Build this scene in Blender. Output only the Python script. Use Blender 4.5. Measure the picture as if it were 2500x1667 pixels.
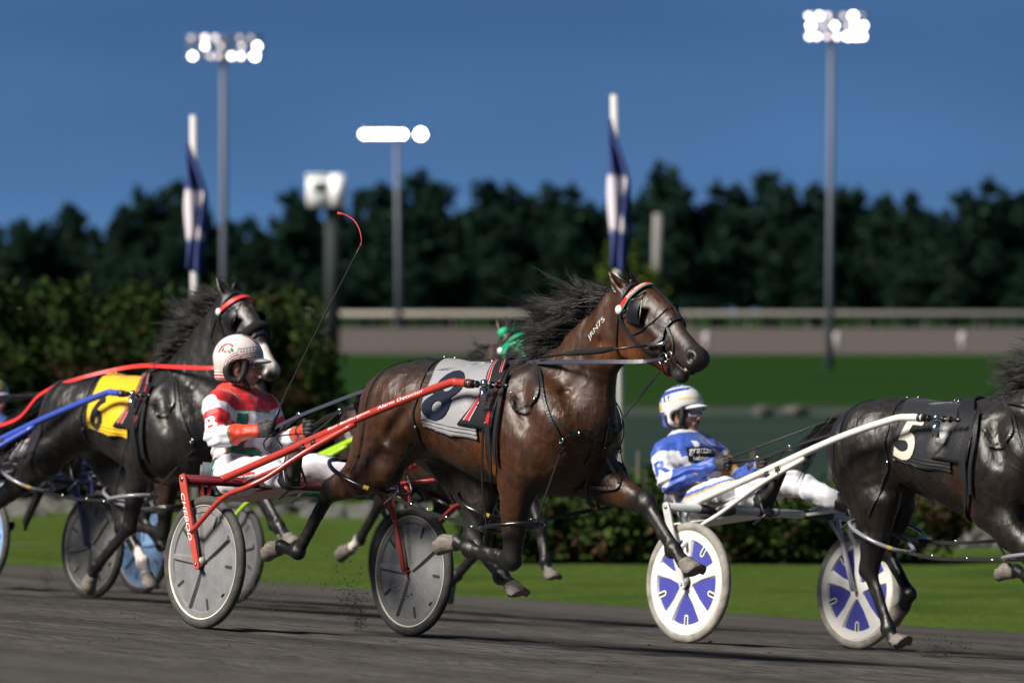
import bpy, bmesh, math, random
import numpy as np
from mathutils import Vector, Matrix
from mathutils.bvhtree import BVHTree

random.seed(7); np.random.seed(7)
for o in list(bpy.data.objects): bpy.data.objects.remove(o)
SC = bpy.context.scene; COL = SC.collection
# ------------------------------------------------------------------ camera
FPX = 13889.0; CZ = 1.72; HY = 750.0           # focal length in photo pixels, eye height, horizon row
cd = bpy.data.cameras.new('camera'); cam = bpy.data.objects.new('camera', cd); COL.objects.link(cam)
cam.location = (0, 0, CZ); cam.rotation_euler = (math.pi/2, 0, 0)
cd.sensor_width = 36; cd.lens = 36*FPX/2500; cd.shift_y = -(833.5-HY)/2500
cd.clip_start = 1; cd.clip_end = 6000
cd.dof.use_dof = True; cd.dof.focus_distance = 29.9; cd.dof.aperture_fstop = 3.1
SC.camera = cam
# ------------------------------------------------------------------ dusk sky, floodlight key
w = bpy.data.worlds.new('World'); SC.world = w; w.use_nodes = True
nt = w.node_tree; nt.nodes.clear()
out = nt.nodes.new('ShaderNodeOutputWorld'); bg = nt.nodes.new('ShaderNodeBackground')
SUN_EL, SUN_AZ = math.radians(40), math.radians(-119)     # the bank of track floodlights: azimuth from +Y towards +X
tcw = nt.nodes.new('ShaderNodeTexCoord'); sx = nt.nodes.new('ShaderNodeSeparateXYZ'); rp = nt.nodes.new('ShaderNodeValToRGB')
nt.links.new(tcw.outputs['Generated'], sx.inputs[0]); nt.links.new(sx.outputs['Z'], rp.inputs[0])
for i, (p, c) in enumerate(((0.0, (.105, .232, .45)), (.018, (.072, .170, .360)), (.050, (.044, .108, .240)), (.30, (.042, .072, .125)), (1.0, (.040, .060, .095)))):
    e = rp.color_ramp.elements[i] if i < 2 else rp.color_ramp.elements.new(p)
    e.position = p; e.color = (*c, 1)
nzw = nt.nodes.new('ShaderNodeTexNoise'); nzw.inputs['Scale'].default_value = 9; mpw = nt.nodes.new('ShaderNodeMapping'); mpw.inputs['Scale'].default_value = (1, 1, 3)
nt.links.new(tcw.outputs['Generated'], mpw.inputs[0]); nt.links.new(mpw.outputs[0], nzw.inputs['Vector'])
mrw = nt.nodes.new('ShaderNodeMapRange'); mrw.inputs[1].default_value = .3; mrw.inputs[2].default_value = .7; mrw.inputs[3].default_value = .84; mrw.inputs[4].default_value = 1.1
nt.links.new(nzw.outputs[0], mrw.inputs[0]); vmw = nt.nodes.new('ShaderNodeVectorMath'); vmw.operation = 'SCALE'
nt.links.new(rp.outputs[0], vmw.inputs[0]); nt.links.new(mrw.outputs[0], vmw.inputs['Scale'])
nt.links.new(vmw.outputs[0], bg.inputs[0]); nt.links.new(bg.outputs[0], out.inputs[0]); bg.inputs[1].default_value = .62
sd = bpy.data.lights.new('sun', 'SUN'); sun = bpy.data.objects.new('sun', sd); COL.objects.link(sun)
sd.energy = 3.9; sd.angle = math.radians(20); sd.color = (1.0, 0.93, 0.84)
dv = Vector((math.sin(SUN_AZ)*math.cos(SUN_EL), math.cos(SUN_AZ)*math.cos(SUN_EL), math.sin(SUN_EL)))
sun.rotation_euler = dv.to_track_quat('Z', 'Y').to_euler()
SC.view_settings.view_transform = 'Standard'; SC.view_settings.look = 'None'
SC.view_settings.exposure = 0.95; SC.view_settings.gamma = 1.0
SC.render.engine = 'CYCLES'

# ------------------------------------------------------------------ small helpers
def A(*a): return np.array(a, float)
def unit(v): v = np.asarray(v, float); return v/max(np.linalg.norm(v), 1e-9)
def sm(a, b, x): t = np.clip((x-a)/(b-a), 0, 1); return t*t*(3-2*t)
CAM = A(0, 0, CZ)
def ray(px, py): return A((px-1250)/FPX, 1, -(py-HY)/FPX)
def at(px, py, Y): return CAM+ray(px, py)*Y
BK = .0645                                               # banking of the track
LT = A(math.cos(math.radians(37)), math.sin(math.radians(37)))   # across the track, towards the infield
def track_z(x, y): return -BK*(LT[0]*x+LT[1]*y-17.0)
def gpt(px, py):
    r = ray(px, py); t = (BK*17-CZ)/(r[2]+BK*(LT@r[:2])); return CAM+t*r
ZI = -.89                                               # infield level

class Frame:
    """a racing team's own axes: x ahead, y to the horse's left, z up from the banked track"""
    def __init__(s, x, y, th):
        t = math.radians(th)
        X = A(math.sin(t), -math.cos(t), 0); Y = A(math.cos(t), math.sin(t), 0)
        X[2] = -BK*(LT@X[:2]); Y[2] = -BK*(LT@Y[:2])
        X = unit(X); Z = unit(np.cross(X, Y)); Y = np.cross(Z, X)
        s.o = A(x, y, track_z(x, y)); s.R = np.column_stack([X, Y, Z])
    def loc(s, p): return (np.asarray(p, float)-s.o)@s.R
    def wld(s, p): return np.asarray(p, float)@s.R.T+s.o
    def P(s, px, py, lat=0.0):
        """photo pixel -> the point of the vertical plane y = lat"""
        c = s.loc(CAM); r = ray(px, py)@s.R
        t = (lat-c[1])/r[1]; return c+t*r
    def mat(s, base=(0, 0, 0)):
        m = Matrix([list(s.R[i])+[0] for i in range(3)]+[[0, 0, 0, 1]])
        return Matrix.Translation(Vector(s.wld(base)))@m
WF = Frame.__new__(Frame); WF.o = A(0, 0, 0); WF.R = np.eye(3)

def tag(o, label=None, cat=None, group=None, kind=None):
    if label: o['label'] = label
    if cat: o['category'] = cat
    if group: o['group'] = group
    if kind: o['kind'] = kind
    return o
def thing(name, label, cat, fr=WF, base=(0, 0, 0), group=None, empty=True):
    o = bpy.data.objects.new(name, None); COL.objects.link(o); o.empty_display_size = .2
    o.matrix_world = fr.mat(base); o['_bx'], o['_by'], o['_bz'] = [float(v) for v in base]
    return tag(o, label, cat, group)
def base_of(o): 
    return A(o['_bx'], o['_by'], o['_bz']) if o is not None and '_bx' in o else A(0, 0, 0)

_mats = {}
def M(name, col=(.5, .5, .5), rough=.5, metal=0., var=0., vs=8., bump=0., bs=60., coat=0., attr=False, emit=0., stretch=None, spec=.5, sheen=0., trans=0.):
    if name in _mats: return _mats[name]
    m = bpy.data.materials.new(name); m.use_nodes = True; t = m.node_tree; n = t.nodes; l = t.links
    b = n['Principled BSDF']; b.inputs['Roughness'].default_value = rough; b.inputs['Metallic'].default_value = metal
    b.inputs['Specular IOR Level'].default_value = spec; b.inputs['Coat Weight'].default_value = coat
    b.inputs['Coat Roughness'].default_value = .15
    if sheen: b.inputs['Sheen Weight'].default_value = sheen; b.inputs['Sheen Roughness'].default_value = .4
    if trans: b.inputs['Transmission Weight'].default_value = trans
    b.inputs['Base Color'].default_value = (*col, 1)
    tc = n.new('ShaderNodeTexCoord'); mp = n.new('ShaderNodeMapping'); l.new(tc.outputs['Object'], mp.inputs[0])
    if stretch: mp.inputs['Scale'].default_value = stretch
    src = None
    if attr:
        a = n.new('ShaderNodeAttribute'); a.attribute_name = 'col'; src = a.outputs['Color']; l.new(src, b.inputs['Base Color'])
    if var:
        nz = n.new('ShaderNodeTexNoise'); nz.inputs['Scale'].default_value = vs; nz.inputs['Detail'].default_value = 5
        l.new(mp.outputs[0], nz.inputs['Vector'])
        mr = n.new('ShaderNodeMapRange'); mr.inputs[1].default_value = .3; mr.inputs[2].default_value = .7
        mr.inputs[3].default_value = 1-var; mr.inputs[4].default_value = 1+var; l.new(nz.outputs[0], mr.inputs[0])
        mx = n.new('ShaderNodeVectorMath'); mx.operation = 'SCALE'; l.new(mr.outputs[0], mx.inputs['Scale'])
        if src is not None: l.new(src, mx.inputs[0])
        else: mx.inputs[0].default_value = col
        l.new(mx.outputs[0], b.inputs['Base Color'])
    if bump:
        nb = n.new('ShaderNodeTexNoise'); nb.inputs['Scale'].default_value = bs; nb.inputs['Detail'].default_value = 4
        l.new(mp.outputs[0], nb.inputs['Vector'])
        bp = n.new('ShaderNodeBump'); bp.inputs['Strength'].default_value = bump; bp.inputs['Distance'].default_value = .02
        l.new(nb.outputs[0], bp.inputs['Height']); l.new(bp.outputs[0], b.inputs['Normal'])
    if emit:
        b.inputs['Emission Color'].default_value = (*col, 1); b.inputs['Emission Strength'].default_value = emit
    _mats[name] = m; return m

class MB:
    """collects solids into ONE mesh object"""
    def __init__(s): s.v = []; s.f = []; s.n = 0; s.mi = []; s.cur = 0
    def add(s, v, f):
        v = np.asarray(v, float); s.v.append(v)
        s.f += [tuple(i+s.n for i in q) for q in f]; s.mi += [s.cur]*len(f); s.n += len(v); return s
    def tube(s, pts, r, seg=8, cap=True, up=None, flat=1.0):
        pts = np.asarray(pts, float); n = len(pts); r = np.broadcast_to(np.asarray(r, float), (n,))
        T = np.gradient(pts, axis=0); T /= np.maximum(np.linalg.norm(T, axis=1), 1e-9)[:, None]
        u = np.asarray(up if up is not None else ((0, 0, 1) if abs(T[0][2]) < .8 else (0, 1, 0)), float)
        V = []
        for i in range(n):
            u = unit(u-T[i]*(u@T[i])); b = np.cross(T[i], u)
            for k in range(seg):
                a = 2*math.pi*k/seg; V.append(pts[i]+r[i]*(math.cos(a)*u*flat+math.sin(a)*b))
        F = [(i*seg+k, i*seg+(k+1) % seg, (i+1)*seg+(k+1) % seg, (i+1)*seg+k) for i in range(n-1) for k in range(seg)]
        if cap: F += [tuple(range(seg))[::-1], tuple((n-1)*seg+k for k in range(seg))]
        return s.add(V, F)
    def box(s, c, h, R=None, bev=0.):
        c = A(*c); h = A(*h); R = np.eye(3) if R is None else np.asarray(R)
        if bev <= 0:
            V = [c+R@(h*A(x, y, z)) for x in (-1, 1) for y in (-1, 1) for z in (-1, 1)]
            return s.add(V, [(0, 1, 3, 2), (4, 6, 7, 5), (0, 4, 5, 1), (2, 3, 7, 6), (0, 2, 6, 4), (1, 5, 7, 3)])
        bm = bmesh.new(); bmesh.ops.create_cube(bm, size=2)
        for v in bm.verts: v.co = Vector(h*np.array(v.co))
        bmesh.ops.bevel(bm, geom=bm.edges[:], offset=bev, segments=2, affect='EDGES')
        V = [c+R@np.array(v.co) for v in bm.verts]; F = [tuple(v.index for v in f.verts) for f in bm.faces]; bm.free()
        return s.add(V, F)
    def ell(s, c, r, R=None, nu=14, nv=9):
        c = A(*c); r = np.broadcast_to(np.asarray(r, float), (3,)); R = np.eye(3) if R is None else np.asarray(R)
        V = [c+R@(r*A(0, 0, 1))]
        for j in range(1, nv):
            p = math.pi*j/nv
            for i in range(nu):
                a = 2*math.pi*i/nu; V.append(c+R@(r*A(math.sin(p)*math.cos(a), math.sin(p)*math.sin(a), math.cos(p))))
        V.append(c+R@(r*A(0, 0, -1))); L = len(V)-1; F = []
        for i in range(nu):
            F.append((0, 1+i, 1+(i+1) % nu)); b = 1+(nv-2)*nu; F.append((L, b+(i+1) % nu, b+i))
            for j in range(nv-2):
                a0 = 1+j*nu; F.append((a0+i, a0+nu+i, a0+nu+(i+1) % nu, a0+(i+1) % nu))
        return s.add(V, F)
    def lathe(s, c, ax, prof, seg=40, closed=False, up=(0, 0, 1)):
        """prof: (distance along ax, radius)"""
        c = A(*c); ax = unit(ax); u = unit(np.asarray(up, float)-ax*(np.asarray(up, float)@ax)); b = np.cross(ax, u)
        V = [c+ax*d+r*(math.cos(2*math.pi*k/seg)*u+math.sin(2*math.pi*k/seg)*b) for d, r in prof for k in range(seg)]
        n = len(prof); F = [(i*seg+k, i*seg+(k+1) % seg, ((i+1) % n)*seg+(k+1) % seg, ((i+1) % n)*seg+k)
                            for i in range(n if closed else n-1) for k in range(seg)]
        return s.add(V, F)
    def prism(s, poly, o, U, V_, N, th):
        """flat outline extruded by th along N"""
        o, U, V_, N = [np.asarray(q, float) for q in (o, U, V_, N)]
        n = len(poly); a = [o+U*x+V_*y for x, y in poly]
        s.add(a+[p+N*th for p in a], [tuple(range(n))[::-1], tuple(range(n, 2*n))]+[(i, (i+1) % n, n+(i+1) % n, n+i) for i in range(n)])
        return s
    def build(s, name, mat, parent=None, smooth=True, col=None, fr=None, base=None, angle=None):
        me = bpy.data.meshes.new(name); V = np.concatenate(s.v) if s.v else np.zeros((0, 3))
        b = base_of(parent) if base is None else np.asarray(base, float)
        me.from_pydata((V-b).tolist(), [], s.f); me.update()
        for m in (mat if isinstance(mat, (list, tuple)) else [mat]): me.materials.append(m)
        if isinstance(mat, (list, tuple)) and len(mat) > 1: me.polygons.foreach_set('material_index', s.mi)
        if smooth:
            me.polygons.foreach_set('use_smooth', [True]*len(me.polygons))
            if angle: 
                try: me.set_sharp_from_angle(angle=math.radians(angle))
                except Exception: pass
        if col is not None:
            ca = me.color_attributes.new('col', 'FLOAT_COLOR', 'POINT')
            c4 = np.ones((len(V), 4), np.float32); c4[:, :3] = col; ca.data.foreach_set('color', c4.ravel())
        o = bpy.data.objects.new(name, me); COL.objects.link(o)
        if parent is not None: o.parent = parent
        elif fr is not None: o.matrix_world = fr.mat(b)
        if parent is not None and '_bx' not in o: o['_bx'], o['_by'], o['_bz'] = [float(x) for x in b]
        elif parent is None: o['_bx'], o['_by'], o['_bz'] = [float(x) for x in b]
        return o
def one(name, mat, fn, parent=None, **k):
    m = MB(); fn(m); return m.build(name, mat, parent, **k)

def spline(pts, n=6):
    """Catmull-Rom resampling of rows"""
    P = np.asarray(pts, float)
    if len(P) < 3: return np.array([P[0]*(1-t)+P[-1]*t for t in np.linspace(0, 1, n+1)])
    Q = np.vstack([2*P[0]-P[1], P, 2*P[-1]-P[-2]]); o = []
    for i in range(1, len(Q)-2):
        for t in np.linspace(0, 1, n, endpoint=False):
            o.append(.5*((2*Q[i])+(-Q[i-1]+Q[i+1])*t+(2*Q[i-1]-5*Q[i]+4*Q[i+1]-Q[i+2])*t*t+(-Q[i-1]+3*Q[i]-3*Q[i+1]+Q[i+2])*t**3))
    return np.array(o+[P[-1]])

# ------------------------------------------------------------------ blended solids on a grid, surfaced by surface nets
class Blob:
    def __init__(s, lo, hi, h):
        s.h = h; s.lo = A(*lo); s.n = np.ceil((A(*hi)-s.lo)/h).astype(int)+1
        s.g = np.full(s.n, 1.0, np.float32)
    def win(s, lo, hi):
        a = np.clip(np.floor((lo-s.lo)/s.h).astype(int), 0, s.n); b = np.clip(np.ceil((hi-s.lo)/s.h).astype(int)+1, 0, s.n)
        if np.any(b <= a): return None, None
        sl = tuple(slice(i, j) for i, j in zip(a, b))
        ax = [(s.lo[i]+s.h*np.arange(a[i], b[i])).astype(np.float32) for i in range(3)]
        return sl, (ax[0][:, None, None], ax[1][None, :, None], ax[2][None, None, :])
    def put(s, sl, d, k, op):
        g = s.g[sl]
        if op == '-':
            d = -d; s.g[sl] = np.maximum(g, d)+np.maximum(k-np.abs(g-d), 0)**2/(4*max(k, 1e-6)); return
        q = np.maximum(k-np.abs(g-d), 0); s.g[sl] = np.minimum(g, d)-q*q/(4*max(k, 1e-6))
    @staticmethod
    def segd(X, p0, p1, w0, w1, h0, h1, lat):
        d = p1-p0; L = max(np.linalg.norm(d), 1e-6); u = d/L
        l = lat-u*(lat@u)
        if np.linalg.norm(l) < 1e-3: l = A(0, 0, 1)-u*u[2]
        l = unit(l); n = np.cross(u, l)
        q = [X[i]-np.float32(p0[i]) for i in range(3)]
        e = q[0]*u[0]+q[1]*u[1]+q[2]*u[2]; t = np.clip(e/L, 0, 1).astype(np.float32)
        a = q[0]*l[0]+q[1]*l[1]+q[2]*l[2]; b = q[0]*n[0]+q[1]*n[1]+q[2]*n[2]; e = e-t*L
        w_ = w0+(w1-w0)*t; h_ = h0+(h1-h0)*t; m = np.minimum(w_, h_)
        return (np.sqrt((a/w_)**2+(b/h_)**2+(e/m)**2)-1)*m
    def chain(s, pts, w, h=None, k=.03, op='+', lat=(0, 1, 0), sub=3):
        pts = np.asarray(pts, float); w = np.broadcast_to(np.asarray(w, float), (len(pts),)); h = w if h is None else np.broadcast_to(np.asarray(h, float), (len(pts),))
        D = np.column_stack([pts, w, h])
        if len(pts) > 2 and sub > 1: D = spline(D, sub)
        lat = np.asarray(lat, float); R = D[:, 3:].max(); pad = k+2*s.h
        sl, X = s.win(D[:, :3].min(0)-R-pad, D[:, :3].max(0)+R+pad)
        if sl is None: return s
        T = np.full(s.g[sl].shape, 1.0, np.float32)
        o = [q.start for q in sl]
        for i in range(len(D)-1):
            r = max(D[i, 3:].max(), D[i+1, 3:].max())+pad
            s2, X2 = s.win(np.minimum(D[i, :3], D[i+1, :3])-r, np.maximum(D[i, :3], D[i+1, :3])+r)
            if s2 is None: continue
            d = s.segd(X2, D[i, :3], D[i+1, :3], D[i, 3], D[i+1, 3], D[i, 4], D[i+1, 4], lat)
            s3 = tuple(slice(q.start-o[j], q.stop-o[j]) for j, q in enumerate(s2))
            T[s3] = np.minimum(T[s3], d)
        s.put(sl, T, k, op); return s
    def ell(s, c, r, k=.03, op='+', R=None):
        c = A(*c); r = np.broadcast_to(np.asarray(r, float), (3,)); m = r.max()+k+2*s.h
        sl, X = s.win(c-m, c+m)
        if sl is None: return s
        R = np.eye(3) if R is None else np.asarray(R)
        q = [X[i]-c[i] for i in range(3)]; Q = [q[0]*R[0, j]+q[1]*R[1, j]+q[2]*R[2, j] for j in range(3)]
        d = (np.sqrt((Q[0]/r[0])**2+(Q[1]/r[1])**2+(Q[2]/r[2])**2)-1)*r.min()
        s.put(sl, d.astype(np.float32), k, op); return s
    def both(s, fn):
        fn(1); fn(-1); return s
    def surf(s, relax=2):
        g = s.g; neg = g < 0; N = g.shape
        sub = [neg[i:N[0]-1+i, j:N[1]-1+j, k:N[2]-1+k] for i in (0, 1) for j in (0, 1) for k in (0, 1)]
        cnt = np.zeros(sub[0].shape, np.uint8)
        for q in sub: cnt += q
        act = (cnt > 0) & (cnt < 8); idx = np.full(act.shape, -1, np.int32); I = np.argwhere(act); idx[act] = np.arange(len(I))
        c = [(i, j, k) for i in (0, 1) for j in (0, 1) for k in (0, 1)]
        vals = np.stack([g[I[:, 0]+a, I[:, 1]+b, I[:, 2]+d] for a, b, d in c], 1)
        acc = np.zeros((len(I), 3)); num = np.zeros(len(I))
        for a in range(8):
            for b in range(a+1, 8):
                if sum(abs(c[a][i]-c[b][i]) for i in range(3)) != 1: continue
                va, vb = vals[:, a], vals[:, b]; m = (va < 0) != (vb < 0)
                t = np.where(m, va/np.where(np.abs(va-vb) < 1e-9, 1, va-vb), 0)
                p = np.array(c[a])[None]+t[:, None]*(np.array(c[b])-np.array(c[a]))[None]
                acc[m] += p[m]; num[m] += 1
        V = s.lo+s.h*(I+acc/num[:, None]); F = []
        for ax in range(3):
            a = [slice(None)]*3; b = [slice(None)]*3; a[ax] = slice(0, -1); b[ax] = slice(1, None)
            n0 = neg[tuple(a)]; n1 = neg[tuple(b)]
            o1, o2 = [(1, 2), (2, 0), (0, 1)][ax]
            E = np.argwhere(n0 != n1)
            ok = (E[:, o1] > 0) & (E[:, o2] > 0) & (E[:, o1] < N[o1]-1) & (E[:, o2] < N[o2]-1); E = E[ok]
            flip = n0[E[:, 0], E[:, 1], E[:, 2]]
            def cell(d1, d2):
                q = E.copy(); q[:, o1] += d1; q[:, o2] += d2; return idx[q[:, 0], q[:, 1], q[:, 2]]
            Q = np.stack([cell(-1, -1), cell(0, -1), cell(0, 0), cell(-1, 0)], 1)
            Q[~flip] = Q[~flip][:, ::-1]; F.append(Q)
        F = np.concatenate(F)
        for _ in range(relax):
            S = np.zeros_like(V); K = np.zeros(len(V))
            for i in range(4):
                for j in (1, 3):
                    np.add.at(S, F[:, i], V[F[:, (i+j) % 4]]); np.add.at(K, F[:, i], 1)
            V = V*.5+.5*S/K[:, None]
        return V, F
def solid(name, V, F, mat, parent, col=None, fr=None, base=None, label=None):
    m = MB(); m.v = [V]; m.f = F.tolist(); m.mi = [0]*len(F); m.n = len(V)
    return m.build(name, mat, parent, col=col, fr=fr, base=base)
def bvh(V, F): return BVHTree.FromPolygons([tuple(v) for v in V], [tuple(int(i) for i in f) for f in F])
def nrm_off(tree, p, off):
    l, n, i, d = tree.find_nearest(Vector(p)); return np.array(l)+np.array(n)*off, np.array(n)

def text2d(txt, div=0, shear=0., bold=0.):
    cu = bpy.data.curves.new('t', 'FONT'); cu.body = txt; cu.shear = shear; cu.offset = bold; cu.resolution_u = 4
    cu.align_x = 'CENTER'; cu.align_y = 'CENTER'; o = bpy.data.objects.new('t', cu); COL.objects.link(o)
    bpy.context.view_layer.update()
    me = bpy.data.meshes.new_from_object(o); bm = bmesh.new(); bm.from_mesh(me)
    bmesh.ops.triangulate(bm, faces=bm.faces[:])
    for _ in range(div):
        L = [e for e in bm.edges if e.calc_length() > .09]
        if L: bmesh.ops.subdivide_edges(bm, edges=L, cuts=1); bmesh.ops.triangulate(bm, faces=bm.faces[:])
    V = np.array([v.co[:2] for v in bm.verts]); F = [tuple(v.index for v in f.verts) for f in bm.faces]
    bm.free(); bpy.data.objects.remove(o); bpy.data.meshes.remove(me); bpy.data.curves.remove(cu)
    lo, hi = V.min(0), V.max(0); V = (V-(lo+hi)/2); return V, F, hi-lo
def decal(name, V, F, fn, mat, parent, label=None):
    m = MB(); m.add([fn(x, y) for x, y in V], F); o = m.build(name, mat, parent)
    if label: o['label'] = label
    return o
# ================================================================== THE SETTING
def ground_mat(name, c1, c2, scale, stretch=(1, 1, 1), rot=0., bump=.3, bs=40., rough=.95, c3=None, s3=.3):
    m = bpy.data.materials.new(name); m.use_nodes = True; t = m.node_tree; n = t.nodes; l = t.links; b = n['Principled BSDF']
    b.inputs['Roughness'].default_value = rough; b.inputs['Specular IOR Level'].default_value = .1; b.inputs['IOR'].default_value = 1.08
    tc = n.new('ShaderNodeTexCoord'); mp = n.new('ShaderNodeMapping'); mp.vector_type = 'TEXTURE'
    mp.inputs['Rotation'].default_value = (0, 0, rot); mp.inputs['Scale'].default_value = stretch; l.new(tc.outputs['Object'], mp.inputs[0])
    a = n.new('ShaderNodeTexNoise'); a.inputs['Scale'].default_value = scale; a.inputs['Detail'].default_value = 6; a.inputs['Roughness'].default_value = .65
    l.new(mp.outputs[0], a.inputs['Vector']); r = n.new('ShaderNodeValToRGB'); r.color_ramp.elements[0].position = .32; r.color_ramp.elements[1].position = .68
    r.color_ramp.elements[0].color = (*c1, 1); r.color_ramp.elements[1].color = (*c2, 1); l.new(a.outputs[0], r.inputs[0]); last = r.outputs[0]
    if c3:
        a2 = n.new('ShaderNodeTexNoise'); a2.inputs['Scale'].default_value = s3; a2.inputs['Detail'].default_value = 3; l.new(mp.outputs[0], a2.inputs['Vector'])
        r2 = n.new('ShaderNodeMapRange'); r2.inputs[1].default_value = .45; r2.inputs[2].default_value = .65; l.new(a2.outputs[0], r2.inputs[0])
        x = n.new('ShaderNodeMix'); x.data_type = 'RGBA'; l.new(r2.outputs[0], x.inputs[0]); l.new(last, x.inputs[6]); x.inputs[7].default_value = (*c3, 1); last = x.outputs[2]
    l.new(last, b.inputs['Base Color'])
    f = n.new('ShaderNodeTexNoise'); f.inputs['Scale'].default_value = bs; f.inputs['Detail'].default_value = 6; l.new(mp.outputs[0], f.inputs['Vector'])
    bp = n.new('ShaderNodeBump'); bp.inputs['Strength'].default_value = bump; bp.inputs['Distance'].default_value = .05
    l.new(f.outputs[0], bp.inputs['Height']); l.new(bp.outputs[0], b.inputs['Normal']); return m
ROT = math.radians(37)-math.pi/2      # ahead along the track
m_track = ground_mat('track_dirt', (.050, .0475, .046), (.105, .100, .096), 14., (5.0, .8, 1), ROT, .6, 30., c3=(.050, .047, .044), s3=.55)
m_grass = ground_mat('infield_turf', (.034, .064, .012), (.096, .142, .030), 9., (1.5, 1, 1), 0, 1., 30., c3=(.042, .075, .016), s3=1.1)
m_far_turf = ground_mat('far_turf', (.011, .031, .007), (.019, .046, .011), .15, (6, 1, 1), 0, .3, 2.)
m_far_track = ground_mat('far_dirt', (.080, .072, .068), (.105, .094, .089), .1, (6, 1, 1), 0, .2, 2.)
m_water = ground_mat('pond_water', (.018, .032, .027), (.026, .042, .036), .3, (5, 1, 1), 0, .1, 2., rough=.9)
FT = A(math.cos(ROT), math.sin(ROT))  # heading along the track in plan
def lf(L, F): return LT*L+FT*F
def sheet(name, rows, mat, kind='structure'):
    """rows of points -> one smooth sheet"""
    m = MB(); n = len(rows[0]); V = [p for r in rows for p in r]
    m.add(V, [(i*n+j, i*n+j+1, (i+1)*n+j+1, (i+1)*n+j) for i in range(len(rows)-1) for j in range(n-1)])
    o = m.build(name, mat); o['kind'] = kind; return o
# base ground out to the horizon, a few cm below the sheets laid on it
sheet('ground', [[(x, y, -1.15) for x in (-2500, 2500)] for y in (-200, 4500)], m_far_turf)
EDGE = 30.8
def rut(L, F):    # shallow wheel ruts and harrow ridges running with the track
    z = 0
    for c, wd, d in ((17.05, .07, .022), (18.4, .05, .012), (20.2, .12, .016), (21.9, .06, .014), (24.1, .10, .018), (15.2, .06, .014)):
        z -= d*math.exp(-((L-c-.05*math.sin(F*.35))/wd)**2)
    return z+.004*math.sin(L*23+2*math.sin(F*.7))+.0035*math.sin(L*57+F*.3)
Ls = np.concatenate([np.linspace(-10, 12.5, 12), np.linspace(12.6, 26, 230), np.linspace(26.3, EDGE, 16)]); Fs = np.linspace(-90, 8, 240)
rows = []
for L in Ls:
    r = []
    for F in Fs:
        x, y = lf(L, F); wob = .12*math.sin(F*1.3)+.08*math.sin(F*3.1+1) if L == Ls[-1] else 0
        x, y = lf(L+wob, F); r.append((x, y, track_z(x, y)+rut(L, F)+(-.03 if L == Ls[-1] else 0)))
    rows.append(r)
sheet('racetrack', rows, m_track)
rows = [[(*lf(L, F), ZI+.008*math.sin(F*2+L*3)) for F in np.linspace(-90, 30, 60)] for L in list(EDGE+np.array([-.35, 0, .4, 1, 2, 4, 8, 14]))]
for r in (rows[0],): 
    for i, p in enumerate(r): r[i] = (p[0], p[1], ZI-.06)
# infield lawn: beside the track, then out beyond the pond
def yline(x): return (EDGE+14-LT[0]*x)/LT[1]
sheet('lawn', rows, m_grass)
sheet('infield', [[(x, 150, ZI-.006) for x in (-60, 60)], [(x, 318, ZI-.006) for x in (-120, 120)]], m_far_turf)
sheet('shore_lawn', [[(x, yline(x)-2.5, ZI-.012) for x in np.linspace(-45, 45, 10)], [(x, 76+(-9 if x > 5 else 0), ZI-.012) for x in np.linspace(-45, 45, 10)]], m_grass)
sheet('path', [[(x, y, ZI-.006) for x in (-13, -3.2)] for y in (62.5, 69.5)], M('path_grit', (.060, .058, .056), .95, var=.25, vs=1.5))
sheet('pond', [[(x, y, -1.0) for x in (-70, 70)] for y in (64, 152)], m_water)
sheet('pond_bank', [[(x, 138+3*math.sin(x*.4)+1.5*math.sin(x*1.3), -1.04) for x in np.linspace(-60, 60, 80)], [(x, 151.5, ZI-.001) for x in np.linspace(-60, 60, 80)]], M('bank_earth', (.014, .026, .012), .95, var=.4, vs=.6))
sheet('far_track', [[(x, y, z) for x in (-150, 150)] for y, z in ((316, ZI), (330, ZI+.03), (375, ZI+.55), (420, .2))], m_far_track)
sheet('far_bank', [[(x, y, z) for x in (-400, 400)] for y, z in ((420.1, .15), (430, -.2), (640, -.6))], M('shade_grass', (.012, .026, .010), 1, var=.3, vs=.3))

# ---- far rail: one fence with its posts
t = thing('track_rail', 'long white rail fence along the far side of the track', 'fence', base=(0, 424, .2))
rail = M('rail_white', (.34, .32, .28), .6)
one('rail_panel', rail, lambda m: m.box((0, 424, 1.17), (75, .06, .24)), t)
for i in range(-16, 17):
    one('post', M('rail_post', (.30, .28, .25), .7), lambda m: m.box((i*4.4, 424.2, .45), (.07, .06, .4)), t)
for i, (px, lab) in enumerate(((690, 'small white marker post on the far track near the hedge'), (1725, 'small white marker post on the far track beside the lead horse muzzle'),
                              (2043, 'small white marker post at the foot of the right light tower'), (2350, 'rightmost small white marker post on the far track'))):
    p = at(px, 852, 322); o = one('marker_post', M('marker_white', (.42, .38, .40), .6), lambda m: (m.tube([p, p+A(0, 0, .55)], .12, 10), m.ell(p+A(0, 0, .62), (.24, .15, .34))), fr=WF, base=p)
    tag(o, lab, 'marker', 'markers along the far track')

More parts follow.
